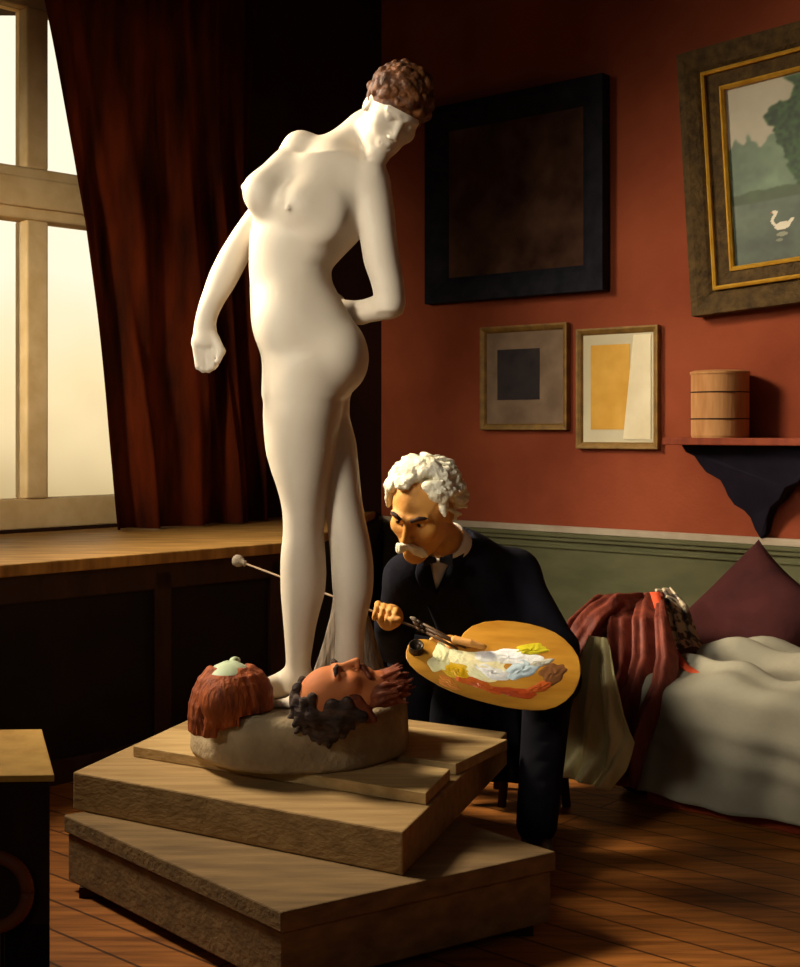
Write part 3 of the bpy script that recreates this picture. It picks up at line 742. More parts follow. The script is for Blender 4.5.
# keep the second board just clear of the first
nb = np.array((-ld[1], ld[0])); nb = nb if nb@wv > 0 else -nb
gap = (Bf+wv-Bf)@nb+.004; Cf = Cf+nb*max(0, gap-((Cf-Bf)@nb)); wv2 = (Cr-Cf); wv2 = nb*max(.3, wv2@nb)
o = mesh('board', *prism([tuple(Cf), tuple(Cf+ld*.86), tuple(Cf+ld*.86+wv2), tuple(Cf+wv2)], zblk+.001, zbd), M['board'], bevel=.002)
tag(o, 'rear thin board under the back of the stone plinth, stepped to the right', 'board')

# left foreground stand
sf = np.array(at(52, 774, 2.3)); zt = sf[2]; sb = onz(40, 729, zt)
dv = (sb-sf)[:2]; lv = np.array((-.95, -.05))
st = empty('side_stand', tuple(xy3(sf[:2])), 'dark wooden stand with ochre top and round ring, cut off at the left edge', 'stand')
def sp(a, b_): return sf[:2]+lv*a+dv*b_
mesh('top', *prism([tuple(sp(-.004, -.02)), tuple(sp(.6, -.02)), tuple(sp(.6, 1.0)), tuple(sp(-.004, 1.0))], zt-.012, zt), M['ochretop'], parent=st, bevel=.002)
mesh('apron', *prism([tuple(sp(.004, 0)), tuple(sp(.59, 0)), tuple(sp(.59, .98)), tuple(sp(.004, .98))], .275, zt-.013), M['darkwood'], parent=st, bevel=.002)
for a in (.004, .50):
    for b_ in (0, .8):
        mesh('leg', *prism([tuple(sp(a, b_)), tuple(sp(a+.082, b_)), tuple(sp(a+.082, b_+.18)), tuple(sp(a, b_+.18))], 0, .275), M['blackwood'], parent=st, bevel=.002)
rc = at(-8, 892, 2.27); ang = [2*PI*i/40 for i in range(41)]
mesh('ring', *tube([rc+np.array((.062*math.cos(a), 0, .062*math.sin(a))) for a in ang], .012, 12), M['ring'], parent=st, smooth=True)

# ================================================================== STATUE
YS = 3.40
PC = np.array((-.262, 3.44)); ZP0, ZP1, RP = zbd+.001, .445, .288
statue = empty('statue', (PC[0], PC[1], ZP0), 'tall white marble statue of a standing nude woman looking down, on a round stone plinth', 'statue')
def plinth():
    n = 96; prof_ = [(.2, 0), (.98, 0), (1.0, .012), (.995, .04), (.99, .08), (.985, .105), (.965, .125), (.9, .131), (.5, .132), (.02, .132)]
    V = []; r_ = np.random.RandomState(4); ph = r_.rand(6)*6
    for q, z in prof_:
        for i in range(n):
            a = 2*PI*i/n
            w = 1+.008*math.sin(3*a+ph[0])+.006*math.sin(7*a+ph[1]+z*20)+.004*math.sin(17*a+ph[2]+z*40)
            zz = z*(1+.0) + (.004*math.sin(5*a+ph[3]) if z > .1 and q > .6 else 0)
            V.append((PC[0]+RP*q*w*math.cos(a), PC[1]+RP*q*w*math.sin(a), ZP0+zz))
    k = len(prof_)
    Fc = [(j*n+i, j*n+(i+1) % n, (j+1)*n+(i+1) % n, (j+1)*n+i) for j in range(k-1) for i in range(n)]
    Fc += [tuple(range(n-1, -1, -1)), tuple((k-1)*n+i for i in range(n))]
    return V, Fc
mesh('plinth', *plinth(), M['stone'], parent=statue, smooth=True)

def X(px, Y=YS): return (px-CX)/F*Y
def Z(py, Y=YS): return EYE-(py-HY)/F*Y
def rows(tab, yoff, bfun):
    """tab: py, left px, right px ; returns loft rows"""
    out = []
    for r_ in tab:
        py, l, r = r_[:3]; dy = r_[3] if len(r_) > 3 else 0; a = (X(r)-X(l))/2
        out.append((Z(py), (X(l)+X(r))/2, YS+yoff+dy, a, bfun(py, a)))
    return out
S = Field((-.61, 3.13, .41), (.06, 3.68, 2.17), .0048)
# torso
torso = [(158, 290, 366), (168, 276, 378), (182, 266, 384), (200, 258, 382), (218, 254, 374), (230, 251, 366), (240, 249.5, 359), (254, 249, 345), (269, 249, 331), (282, 250, 332),
         (299, 250, 341), (317, 252, 351), (332, 256, 361), (345, 260, 365), (358, 262.5, 367), (372, 264, 365.5), (384, 264.5, 360), (394, 265, 350)]
def tb(py, a): return np.interp(py, [150, 200, 240, 269, 300, 335, 370, 400], [.080, .100, .098, .088, .095, .108, .112, .09])
S.loft(rows(torso, 0, tb), k=.02)
# legs : her supporting leg (left in view) and the trailing leg
leg1 = [(330, 285, 330), (348, 274, 342), (362, 268, 348), (385, 265, 345), (400, 264, 344), (416, 263.5, 341), (435, 264.5, 337.5), (453, 266.5, 335), (472, 272, 331.6), (483, 276, 330), (497, 280, 328), (509, 282.3, 326), (520, 283, 324.5), (531, 283, 324),
        (545, 281.5, 324.5), (560, 280, 325.5), (575, 279.7, 326), (594, 280, 324.5), (606, 281, 321), (617, 282, 318), (630, 283, 315), (643, 284, 313), (658, 285, 310.5), (669, 285.3, 309.5), (680, 285, 311), (694, 283, 314)]
def lb(py, a): return np.interp(py, [360, 416, 472, 510, 531, 568, 594, 643, 669, 690], [.100, .100, .084, .068, .064, .063, .060, .043, .037, .040])*(1 if py > 355 else .7)
S.loft([(z, x, y+(.035 if z < .75 else .035*max(0, min(1, (1.0-z)/.25))), a, b_) for z, x, y, a, b_ in rows(leg1, -.012, lb)], k=.03)
leg2 = [(380, 300, 356), (397, 298, 349), (416, 302, 348.5), (442, 308, 355.5), (472, 313, 358.5), (501, 321, 361.5), (520, 325.5, 365), (539, 328, 369), (555, 329.5, 372), (568, 330.5, 373.5), (584, 331.5, 373.5), (598, 333, 372), (611, 334.5, 368.5),
        (623, 335, 366), (635, 335.3, 364.5), (658, 334.5, 364), (672, 333, 364.5), (688, 330, 365)]
def l2y(z): return .075*max(0, min(1, (z-.55)/.55))-.012
S.loft([(z, x, YS+l2y(z), a, b_) for z, x, y, a, b_ in rows(leg2, 0, lambda py, a: np.interp(py, [380, 442, 501, 539, 568, 598, 640, 672, 690], [.088, .078, .066, .062, .062, .060, .042, .036, .038]))], k=.008)
# buttock, belly, breasts, ribcage
RB = frame_of((-.72, -.69, 0), (0, 0, 1))
S.ell((X(338), YS-.015, Z(357)), (.072, .085, .082), k=.03)
S.ell((X(285), YS-.050, Z(325)), (.070, .060, .085), k=.05)
S.ell((X(266), YS-.045, Z(199)), (.050, .052, .056), k=.03); S.cap((X(286), YS-.02, Z(166)), (X(262), YS-.05, Z(192)), .040, .038, .03)
S.ell((X(246.5), YS-.062, Z(191)), (.007, .007, .007), k=.008)
S.ell((X(303), YS-.066, Z(212)), (.062, .058, .060), k=.022); S.cap((X(325), YS-.04, Z(180)), (X(304), YS-.075, Z(208)), .040, .040, .03)
S.ell((X(292), YS-.124, Z(216)), (.0065, .006, .0065), k=.010)
S.ell((X(300), YS-.115, Z(262)), (.040, .012, .030), k=.03, op='sub')
S.ell((X(277), YS-.108, Z(296)), (.005, .008, .007), k=.008, op='sub')
S.ell((X(325), YS-.085, Z(222)), (.05, .025, .06), k=.04)
# collar bones, shoulders, neck
S.cap((X(301), YS+.02, Z(149)), (X(335), YS-.01, Z(162)), .046, .054, .03); S.cap((X(300), YS+.022, Z(149)), (X(280), YS+.045, Z(178)), .045, .044, .03)
S.cap((X(335), YS-.01, Z(160)), (X(368), YS-.03, Z(182)), .052, .050, .035)
S.cap((X(344), YS-.064, Z(161)), (X(376), YS-.070, Z(177)), .007, .008, .014)
S.cap((X(341), YS+.006, Z(152)), (X(373), YS-.005, Z(122)), .046, .040, .03)
S.cap((X(322), YS+.02, Z(156)), (X(360), YS+.0, Z(126)), .028, .03, .03)
# her right arm (left in view, behind the breast)
arm1 = [(150, 282, 318, .03), (165, 272, 306, .04), (185, 262, 292, .055), (205, 246, 276, .06), (216, 238, 268, .06), (227.5, 230, 260, .058), (248, 217.8, 250, .05), (258, 213, 246.5, .045), (272.5, 207, 240, .035), (287.5, 202.5, 232.5, .025),
        (300, 199, 225, .015), (306, 197.5, 221.5, .012), (317.5, 195, 217, .005), (326, 193.8, 215.8, .0), (336, 193, 218.5, -.005), (345, 192, 220.5, -.008)]
S.loft([(z, x, y, a, b_) for z, x, y, a, b_ in rows(arm1, 0, lambda py, a: np.interp(py, [150, 200, 258, 300, 326, 345], [.05, .042, .036, .031, .022, .020]))], k=.014)
# her right fist
yh = YS-.01
S.ell((X(206), yh, Z(343)), (.032, .019, .026), k=.015)
for i, (x0, x1, yb) in enumerate(((196.5, 200, 369), (202.5, 204.5, 372), (209, 210, 372), (215, 214.5, 369.5))):
    S.cap((X(x0), yh-.006, Z(347)), (X(x1), yh-.016, Z(yb-2)), .0095, .0088, .003)
    S.cap((X(x1), yh-.016, Z(yb-2)), (X(x1)+.003, yh+.008, Z(yb-5)), .0088, .0085, .003)
    S.cap((X(x1)+.003, yh+.008, Z(yb-5)), (X(x1)+.003, yh+.010, Z(357)), .009, .008, .004)
S.cap((X(216), yh-.008, Z(338)), (X(223), yh-.018, Z(352)), .011, .011, .008)
S.cap((X(223), yh-.018, Z(352)), (X(220), yh-.028, Z(362)), .010, .008, .005)
# her left arm (right in view): down, elbow, forearm behind the back
arm2 = [(168, 358, 384), (182, 353, 390), (196, 352, 392), (209, 354, 394.2), (228, 358, 396), (246, 361, 397.8), (265, 364, 400.5), (284, 371, 404), (296, 374, 405), (306, 375, 404.3), (313, 377, 401)]
S.loft([(z, x, YS-.035, a, b_) for z, x, y, a, b_ in rows(arm2, 0, lambda py, a: np.interp(py, [168, 200, 250, 284, 313], [.045, .052, .046, .042, .034]))], k=.016)
S.cap((X(390), YS-.030, Z(306)), (X(360), YS+.045, Z(311)), .037, .030, .014)
S.cap((X(360), YS+.045, Z(311)), (X(338), YS+.085, Z(305)), .030, .024, .012)
S.ell((X(328), YS+.108, Z(299)), (.042, .016, .030), k=.012)
for i in range(4):
    zf = Z(288+7*i); S.cap((X(322), YS+.110, zf), (X(304), YS+.104, zf+.006), .0095, .008, .004)
S.cap((X(332), YS+.105, Z(290)), (X(322), YS+.098, Z(279)), .010, .009, .005)
# feet
def foot(heel, toe, w=.034, yv=(0, -1)):
    h, t = np.array(heel, float), np.array(toe, float); d = (t-h)/np.linalg.norm(t-h); sd = np.array((-d[1], d[0], 0))
    S.ell(h+d*.02+np.array((0, 0, .022)), (.030, .030, .026), k=.02)
    S.cap(h+d*.03+np.array((0, 0, .052)), t-d*.055+np.array((0, 0, .018)), .026, .016, .03)
    S.ell(t-d*.055+np.array((0, 0, .013)), (.040, .034, .015), R=np.stack([d, sd, (0, 0, 1)], 1), k=.015)
    S.cap(h+d*.04+np.array((0, 0, .014)), t-d*.07+np.array((0, 0, .012)), .024, .026, .02)
    for i in range(5):
        q = (i-2)/2; b_ = t-d*.040+sd*q*.028; L_ = .036-.006*abs(i-(.5)) 
        rr = .0105 if i == 0 else .0075
        S.cap(b_+np.array((0, 0, .010)), b_+d*L_+np.array((0, 0, .0085)), rr, rr*.9, .004)
zf0 = .446
hl = np.array((X(304, 3.45), 3.47, zf0)); foot(hl, hl+np.array((-.185, -.10, 0)))
S.cap((X(298), YS+.025, Z(680)), hl+np.array((-.02, -.012, .035)), .034, .032, .02)
hr = np.array((X(352, 3.40), 3.43, zf0)); foot(hr, hr+np.array((-.175, -.155, 0)))
S.cap((X(349), YS-.012, Z(680)), hr+np.array((-.02, -.015, .035)), .036, .032, .02)
# head
RH = frame_of((.17, -.79, -.59), (.50, -.36, .79)); HC_ = at(393, 114, 3.345)
S.cap(at(371, 130, 3.395), at(388, 112, 3.385), .040, .042, .02)
TH = head(S, HC_, RH, s=.93, male=False, k=.012)
# keep the soles flat on the plinth
sl_, (x_, y_, z_) = S.sub((-.61, 3.1, .40), (.06, 3.7, .47), 0)
S.D[sl_] = np.maximum(S.D[sl_], (zf0-z_)*np.ones_like(S.D[sl_]))
S.mesh('figure', M['marble'], statue, smooth=1)
# statue's curly hair
Hf = Field(HC_-.17, HC_+.18, .0032)
Tl = lambda x, y, z: HC_+RH@(np.array((x, y, z))*.93)
Hf.ell(Tl(0, -.014, .048), (.078, .092, .080), RH, k=0)
r_ = np.random.RandomState(5)
for i in range(430):
    v = r_.randn(3); v /= np.linalg.norm(v)
    p_ = np.array((v[0]*.084, v[1]*.100-.014, v[2]*.092+.044))
    if p_[2] < .046+.012*math.cos(p_[0]*30) and p_[1] > .012: continue
    if p_[2] < -.02 or (p_[1] > -.01 and p_[2] < .02): continue
    if r_.rand() < .5:
        c = Tl(*p_); Hf.ell(c, [r_.uniform(.009, .015)]*3, k=.005)
    else:
        c = p_; t1 = np.cross(v, (0, 0, 1)); t1 /= np.linalg.norm(t1)+1e-6; t2 = np.cross(v, t1); R_ = r_.uniform(.009, .013)
        for q in range(7):
            a, b2 = q*PI*1.4/7, (q+1)*PI*1.4/7
            Hf.cap(Tl(*(c+t1*R_*math.cos(a)+t2*R_*math.sin(a))), Tl(*(c+t1*R_*math.cos(b2)+t2*R_*math.sin(b2))), .0052, None, .003)
Hf.mesh('hair', M['curls'], statue, smooth=0)
# carved support behind the legs
B_ = Field((-.30, 3.47, .44), (-.02, 3.68, .78), .005)
B_.cap((-.135, 3.575, .46), (-.145, 3.565, .68), .085, .040, .02); B_.cap((-.20, 3.57, .45), (-.165, 3.56, .60), .045, .03, .02); B_.cap((-.075, 3.56, .45), (-.11, 3.56, .62), .045, .03, .02)
for i in range(26):
    a = r_.uniform(0, 2*PI); x0, y0 = -.14+.095*math.cos(a), 3.57+.075*math.sin(a)
    B_.cap((x0, y0, .46), (-.145+.035*math.cos(a+.5), 3.565+.035*math.sin(a+.5), r_.uniform(.6, .7)), .014, .008, .006)
sl_, (x_, y_, z_) = B_.sub((-.3, 3.4, .43), (0, 3.7, .47), 0); B_.D[sl_] = np.maximum(B_.D[sl_], (zf0-z_)*np.ones_like(B_.D[sl_]))
B_.mesh('carved_support', M['bark'], statue, smooth=1)

# ================================================================== HEADS ON THE PLINTH
def cut_plinth(Fd):
    x, y, z = np.meshgrid(*Fd.ax, indexing='ij', sparse=True)
    cyl = np.maximum(np.sqrt((x-PC[0])**2+(y-PC[1])**2)-RP-.008, z-(ZP1+.004))
    Fd.D = np.maximum(Fd.D, -cyl).astype(np.float32); Fd.D = np.maximum(Fd.D, (zbd+.004-z)*np.ones_like(Fd.D))
# bearded head lying on its back, crown to the left
hb = empty('sculpted_head', tuple(at(350, 720, 3.18)), 'orange-faced bearded sculpted head lying face up at the right front of the plinth', 'sculpted head')
cb = np.array(at(340, 697, 3.165)); RbH = frame_of((.20, -.16, .97), (-.97, -.15, .05))
Fb = Field(cb-(.17, .14, .12), cb+(.20, .16, .13), .0034)
Tb = head(Fb, cb, RbH, s=.86, k=.012)
Fb.D = np.maximum(Fb.D, 0+Fb.D); cut_plinth(Fb); Fb.mesh('face', M['orangeskin'], hb, smooth=1)
Fh = Field(cb-(.20, .17, .16), cb+(.24, .18, .14), .0036)
def Lb_(x, y, z): return cb+RbH@(np.array((x, y, z))*.86)
for i in range(150):   # grey hair around the back of the skull
    v = r_.randn(3); v /= np.linalg.norm(v); q = np.array((v[0]*.082, v[1]*.1-.015, v[2]*.096+.03))
    if q[1] > .02 or q[2] < -.03: continue
    c = Lb_(*q); dr = np.array((r_.uniform(-.02, .012), r_.uniform(-.006, .006), r_.uniform(-.028, -.008)))
    Fh.cap(c, c+dr, .012, .005, .010)
for sg in (-1, 1):
    Fh.cap(Lb_(sg*.062, .0, .03), Lb_(sg*.068, -.02, -.06), .02, .016, .01)
Fh.ell(Lb_(0, -.04, .03), (.066, .05, .075), RbH, k=.02)
cut_plinth(Fh); Fh.mesh('hair', M['greyhair'], hb)
Fh = Field(cb-(.16, .17, .16), cb+(.26, .18, .16), .0036)
for i in range(170):    # beard
    a = r_.uniform(-1, 1); b2 = r_.uniform(0, 1)
    q0 = np.array((a*.05, .068-.03*a*a-.035*b2, -.080-.03*b2*(1-a*a))); q1 = q0+np.array((a*.012+r_.uniform(-.012, .012), .006+r_.uniform(-.008, .026), -.022-r_.uniform(0, .025))); q2 = q1+np.array((r_.uniform(-.012, .012), r_.uniform(.0, .034), -.018-r_.uniform(0, .035)))
    Fh.cap(Lb_(*q0), Lb_(*q1), .009, .006, .004); Fh.cap(Lb_(*q1), Lb_(*q2), .006, .003, .003)
for sg in (-1, 1):
    Fh.cap(Lb_(sg*.005, .098, -.046), Lb_(sg*.036, .082, -.066), .008, .005, .005)
    for i in range(16):
        q = np.array((sg*.058, .03-.004*i, -.02-.004*i)); Fh.cap(Lb_(*q), Lb_(*(q+np.array((sg*.003, .0, -.02)))), .010, .006, .008)
cut_plinth(Fh); Fh.mesh('beard', M['beard'], hb)
for sg in (-1, 1): mesh('eyebrow', *tube([Lb_(sg*.05, .074, .030), Lb_(sg*.03, .092, .034), Lb_(sg*.012, .096, .028)], [.004, .0065, .004]), M['greyhair'], parent=hb, smooth=True)
# auburn-haired head seen from behind
ha = empty('sculpted_head', tuple(at(232, 725, 3.28)), 'auburn-haired sculpted head with pale green face turned up, at the left of the plinth', 'sculpted head')
ca_ = np.array(at(231, 693, 3.27)); RaH = frame_of((.02, .28, .96), (-.1, -.96, .28))
Fa = Field(ca_-(.15, .15, .13), ca_+(.15, .16, .15), .0036)
head(Fa, ca_, RaH, s=.84, k=.012, male=False); cut_plinth(Fa); Fa.mesh('face', M['palegreen'], ha, smooth=1)
Fa = Field(ca_-(.18, .20, .21), ca_+(.18, .17, .15), .0036)
La = lambda x, y, z: ca_+RaH@(np.array((x, y, z))*.84)
Fa.ell(La(0, -.022, .03), (.074, .080, .084), RaH, k=0)
for i in range(150):   # long locks combed down over the plinth edge
    th = r_.uniform(-PI*.98, PI*.25)   # around the front of the skull in plan
    c0 = ca_+np.array((.052*math.cos(th), .044*math.sin(th), .056+r_.uniform(-.012, .004)))
    rad = r_.uniform(.078, .094); P = [c0]
    for q in range(1, 6):
        t = q/5; rr = .052+(rad-.052)*math.sin(min(1, t*1.25)*PI/2); wob = .08*math.sin(t*6+i)
        P.append(ca_+np.array((rr*1.08*math.cos(th+wob), rr*1.05*math.sin(th+wob), +.056-.060*t**1.5-.055*t*(1 if math.cos(th) < .3 else .6)-.03*(math.cos(th) < -.3)*t)))
    for q in range(5): Fa.cap(P[q], P[q+1], .0105-.001*q, .0095-.001*q, .004)
cut_plinth(Fa); Fa.mesh('hair', M['redhair'], ha)

# ================================================================== THE SEATED ARTIST
man = empty('person', (.41, 4.02, 0), 'white-haired person in black suit and bow tie seated behind the statue holding a palette', 'person')
Rm = frame_of((-.42, -.78, -.46), (.05, -.2, 1)); mh = at(422, 510, 3.70)
neck = at(452, 550, 3.84); shR = at(406, 578, 3.80); shL = at(515, 574, 3.99)
elR = np.array((-.02, 3.95, .50)); wrR = np.array((-.035, 3.765, .592))
elL = np.array((.475, 3.86, .50)); wrL = np.array((.285, 3.615, .492))
# palette frame
PCn = at(492, 668, 3.42); pa = np.array((.97, -.15, -.14)); pa /= np.linalg.norm(pa)
pb = np.array((.05, .76, .64)); pb -= pa*(pa@pb); pb /= np.linalg.norm(pb); pn = np.cross(pa, pb)
if pn[1] > 0: pn = -pn
def onpal(px, py, h=0):
    d = np.array(((px-CX)/F, 1, -(py-HY)/F)); o = np.array((0, 0, EYE)); pl = PCn+pn*h
    return o+d*(((pl-o)@pn)/(d@pn))
K = Field((-.20, 3.36, .24), (.64, 4.25, 1.12), .0044)
hm = head(K, mh, Rm, s=1.07, k=.011)
K.cap(mh+Rm@np.array((0, -.03, -.06)), neck, .052, .058, .02)
K.cap(neck+np.array((.04, .09, -.13)), np.array((.33, 4.02, .50)), .09, .11, .04); K.cap(neck, neck+np.array((.04, .09, -.13)), .052, .07, .03); K.ell((.40, 4.05, .39), (.14, .12, .10), k=.04)
K.cap(shR+np.array((.03, .03, -.02)), shL+np.array((-.03, .02, -.02)), .045, .045, .03)
for sh_, el_, wr_ in ((shR, elR, wrR), (shL, elL, wrL)):
    K.cap(sh_, el_, .042, .036, .02); K.cap(el_, wr_, .036, .026, .015)
# right hand gripping the stick
stA = np.array((.15, 3.55, .571)); sd_ = np.array((-.198, .13, .055)); sd_ /= np.linalg.norm(sd_)
g0 = stA+sd_*.235
pc = g0+np.array((.012, .030, -.006)); up_ = np.cross(sd_, (0, 1, 0)); up_ /= np.linalg.norm(up_)
if up_[2] < 0: up_ = -up_
K.cap(wrR, pc, .026, .030, .015)
K.ell(pc, (.040, .022, .036), frame_of((0, 1, 0), (0, 0, 1)), k=.01)
for i in range(4):
    b_ = g0+sd_*(.034-.021*i)
    k1 = b_+np.array((0, .020, 0))+up_*.022; k2 = b_-np.array((0, .010, 0))+up_*.017; k3 = b_-np.array((0, .016, 0))-up_*.004; k4 = b_-np.array((0, .002, 0))-up_*.017
    K.cap(pc+(k1-pc)*.7, k1, .011, .010, .004); K.cap(k1, k2, .010, .009, .002); K.cap(k2, k3, .009, .0085, .002); K.cap(k3, k4, .0085, .0075, .002)
K.cap(pc-sd_*.03, g0-sd_*.045+up_*.004-np.array((0, .012, 0)), .011, .010, .004); K.cap(g0-sd_*.045+up_*.004-np.array((0, .012, 0)), g0-sd_*.02-np.array((0, .02, 0)), .010, .008, .003)
# left hand under the palette, thumb over the top
nt_ = onpal(452, 643); pal = nt_-pn*.040+pb*.02+pa*.02
K.cap(wrL, pal+pa*.03, .027, .028, .015); K.ell(pal, (.045, .038, .018), np.stack([pa, pb, pn], 1), k=.012)
for i in range(4):
    b_ = pal-pa*.03+pb*(.03-.02*i); K.cap(b_, b_-pa*.035-pb*.01+pn*.004, .010, .009, .004); K.cap(b_-pa*.035-pb*.01+pn*.004, b_-pa*.05-pb*.03+pn*.014, .009, .0075, .003)
t0_ = nt_-pn*.03+pb*.02; t1_ = onpal(455, 640, .014); t2_ = onpal(470, 643, .020); t3_ = onpal(484, 647, .016)
K.cap(pal+pb*.01, t0_, .016, .014, .008); K.cap(t0_, t1_, .013, .0115, .005); K.cap(t1_, t2_, .0115, .0105, .004); K.cap(t2_, t3_, .0105, .0085, .004)
K.mesh('body', M['skin'], man, smooth=1)
# eyes, brows, moustache, hair
Lm = lambda x, y, z: mh+Rm@(np.array((x, y, z))*1.07)
for sg in (-1, 1):
    V, Fc = lathe(Lm(sg*.030, .0855, .009), [(.0005, -.002), (.0055, -.001), (.0055, .001), (.0005, .002)], 16, ax=Rm[:, 1]); mesh('eye', V, Fc, M['eye'], parent=man, smooth=True)
    mesh('eyebrow', *tube([Lm(sg*.052, .074, .028), Lm(sg*.036, .090, .034), Lm(sg*.014, .099, .026)], [.004, .0065, .005]), M['darkwood'], parent=man, smooth=True)
Fm = Field(mh-.2, mh+.2, .0036)
for sg in (-1, 1):
    for k_ in range(5):
        o_ = -.003*k_; P = [(sg*.002, .104+o_*.3, -.044+o_), (sg*.018, .104+o_*.3, -.049+o_*1.6), (sg*.034, .092, -.059+o_*1.8), (sg*.046, .082, -.076+o_)]
        for a_, b_, ra_, rb_ in zip(P[:-1], P[1:], (.006, .0065, .0055), (.0065, .0055, .002)): Fm.cap(Lm(*a_), Lm(*b_), ra_, rb_, .003)
Fm.mesh('moustache', M['whitehair'], man)
Fm = Field(mh-.22, mh+.22, .0038)
Fm.ell(Lm(0, -.022, .05), (.084, .086, .083), Rm, k=0)
r_ = np.random.RandomState(21)
for i in range(520):
    v = r_.randn(3); v /= np.linalg.norm(v)
    q = np.array((v[0]*.086, v[1]*.098-.016, v[2]*.102+.037))
    if q[1] > .046 and q[2] < .096: continue
    if q[2] < -.04 or (q[1] > .012 and q[2] < .060) or (q[1] > -.03 and q[2] < .02): continue
    sd = q[2] < .05
    d = v*.004+np.array((np.sign(q[0])*.014, -.012, -.004 if not sd else -.012))+r_.randn(3)*.004
    Fm.cap(Lm(*q), Lm(*(q+d)), r_.uniform(.008, .012)*(.75 if sd else 1), .005, .012)
for i in range(26):   # side tufts over the temples
    sg = -1 if i % 2 else 1; q = np.array((sg*.076, r_.uniform(.015, .035), r_.uniform(.03, .075))); Fm.cap(Lm(*q), Lm(*(q+np.array((sg*.008, .004, -.014)))), .008, .005, .006)
Fm.mesh('hair', M['whitehair'], man, smooth=1)
# coat
Kc = Field((-.24, 3.50, .03), (.68, 4.35, .92), .005)
Kc.cap(neck+np.array((.02, .06, -.07)), np.array((.29, 4.00, .50)), .125, .150, .05)
Kc.cap(np.array((.29, 4.00, .50)), np.array((.41, 4.06, .38)), .155, .155, .05)
Kc.cap(shR+np.array((.02, 0, 0)), neck+np.array((0, .04, -.03)), .068, .075, .05); Kc.cap(neck+np.array((0, .04, -.03)), shL, .075, .074, .05)
for sh_, el_, wr_ in ((shR, elR, wrR), (shL, elL, wrL)):
    Kc.cap(sh_, el_, .066, .055, .04); Kc.cap(el_, el_+(wr_-el_)*.93, .055, .042, .02)
for c_, r3 in (((.27, 3.93, .25), (.10, .04, .20)), ((.38, 3.92, .24), (.10, .05, .19)), ((.18, 3.99, .25), (.09, .04, .2))): Kc.ell(c_, r3, k=.03)
for q in range(6): Kc.cap((.16+.05*q, 3.895-.002*q, .34), (.15+.055*q, 3.885, .10), .006, .010, .02, 'sub')
x, y, z = np.meshgrid(*Kc.ax, indexing='ij', sparse=True)
apx = at(437, 597, 3.72); tpx = at(441, 552, 3.74)
wz = np.clip((z-apx[2])/(tpx[2]-apx[2]), 0, 3); xc = apx[0]+(tpx[0]-apx[0])*wz
reg = np.maximum(np.abs(x-xc)-.042*wz, np.maximum(apx[2]-z, y-3.86))*.7
neckhole = np.sqrt((x-neck[0])**2+(y-neck[1])**2+((z-neck[2]-.045))**2)-.062
Draw = Kc.D.copy()
Kc.D = np.maximum(Kc.D, -(reg)).astype(np.float32); Kc.D = np.maximum(Kc.D, -neckhole).astype(np.float32)
Kc.D = np.maximum(Kc.D, (.09-z)*np.ones_like(Kc.D)).astype(np.float32)
# open wrists
Kc.mesh('coat', M['suit'], man, smooth=1)
Kc.D = np.maximum(Draw+.010, reg+.001).astype(np.float32); Kc.D = np.maximum(Kc.D, -(Draw+.035)).astype(np.float32); Kc.D = np.maximum(Kc.D, -neckhole-.012).astype(np.float32)
Kc.mesh('shirt', M['shirt'], man, smooth=1)
# lapels
for sg in (-1, 1):
    V = []
    for t in np.linspace(0, 1, 12):
        c = apx+(tpx-apx)*t*1.1; w0_ = .042*t*1.1; wd = .040*math.sin(min(1, t*1.15+.12)*PI*.8)+.004
        V.append(c+np.array((sg*w0_, -.0, 0))); V.append(c+np.array((sg*(w0_+wd), .012, -.006)))
    # drop onto the coat front
    Vn = []
    for v in V:
        ix = int(round((v[0]-Kc.lo[0])/Kc.h)); iz = int(round((v[2]-Kc.lo[2])/Kc.h)); ix = min(max(ix, 0), Kc.n[0]-1); iz = min(max(iz, 0), Kc.n[2]-1)
        col_ = np.where(Draw[ix, :, iz] < 0)[0]
        yy = Kc.ax[1][col_[0]] if len(col_) else v[1]; Vn.append(np.array((v[0], yy-.008, v[2])))
    mesh('lapel', Vn, [(2*i, 2*i+1, 2*i+3, 2*i+2) if sg > 0 else (2*i, 2*i+2, 2*i+3, 2*i+1) for i in range(11)], M['suit'], parent=man, smooth=True, solid=.008)
# collar: standing white band
nd = (mh+Rm@np.array((0, -.03, -.06))-neck); nd /= np.linalg.norm(nd)
cb0 = neck+nd*.012
mesh('collar', *lathe(cb0, [(.066, -.03), (.068, -.005), (.066, .036), (.062, .042), (.060, .036), (.060, -.03)], 40, ax=nd+np.array((.05, -.10, 0))), M['shirt'], parent=man, smooth=True)
bt = at(438, 560, 3.735)
bt = np.array((at(438, 560, 3.70)))
bow = [];
for sg in (-1, 1):
    for i in range(5):
        t = i/4; bow.append(bt+np.array((sg*(.004+.038*t), 0, .006+.012*t))); bow.append(bt+np.array((sg*(.004+.038*t), 0, -.006-.012*t)))
mesh('bow_tie', bow, [(2*i, 2*i+2, 2*i+3, 2*i+1) for i in range(4)]+[(10+2*i, 10+2*i+1, 10+2*i+3, 10+2*i+2) for i in range(4)], M['tie'], parent=man, solid=.012, bevel=.003)
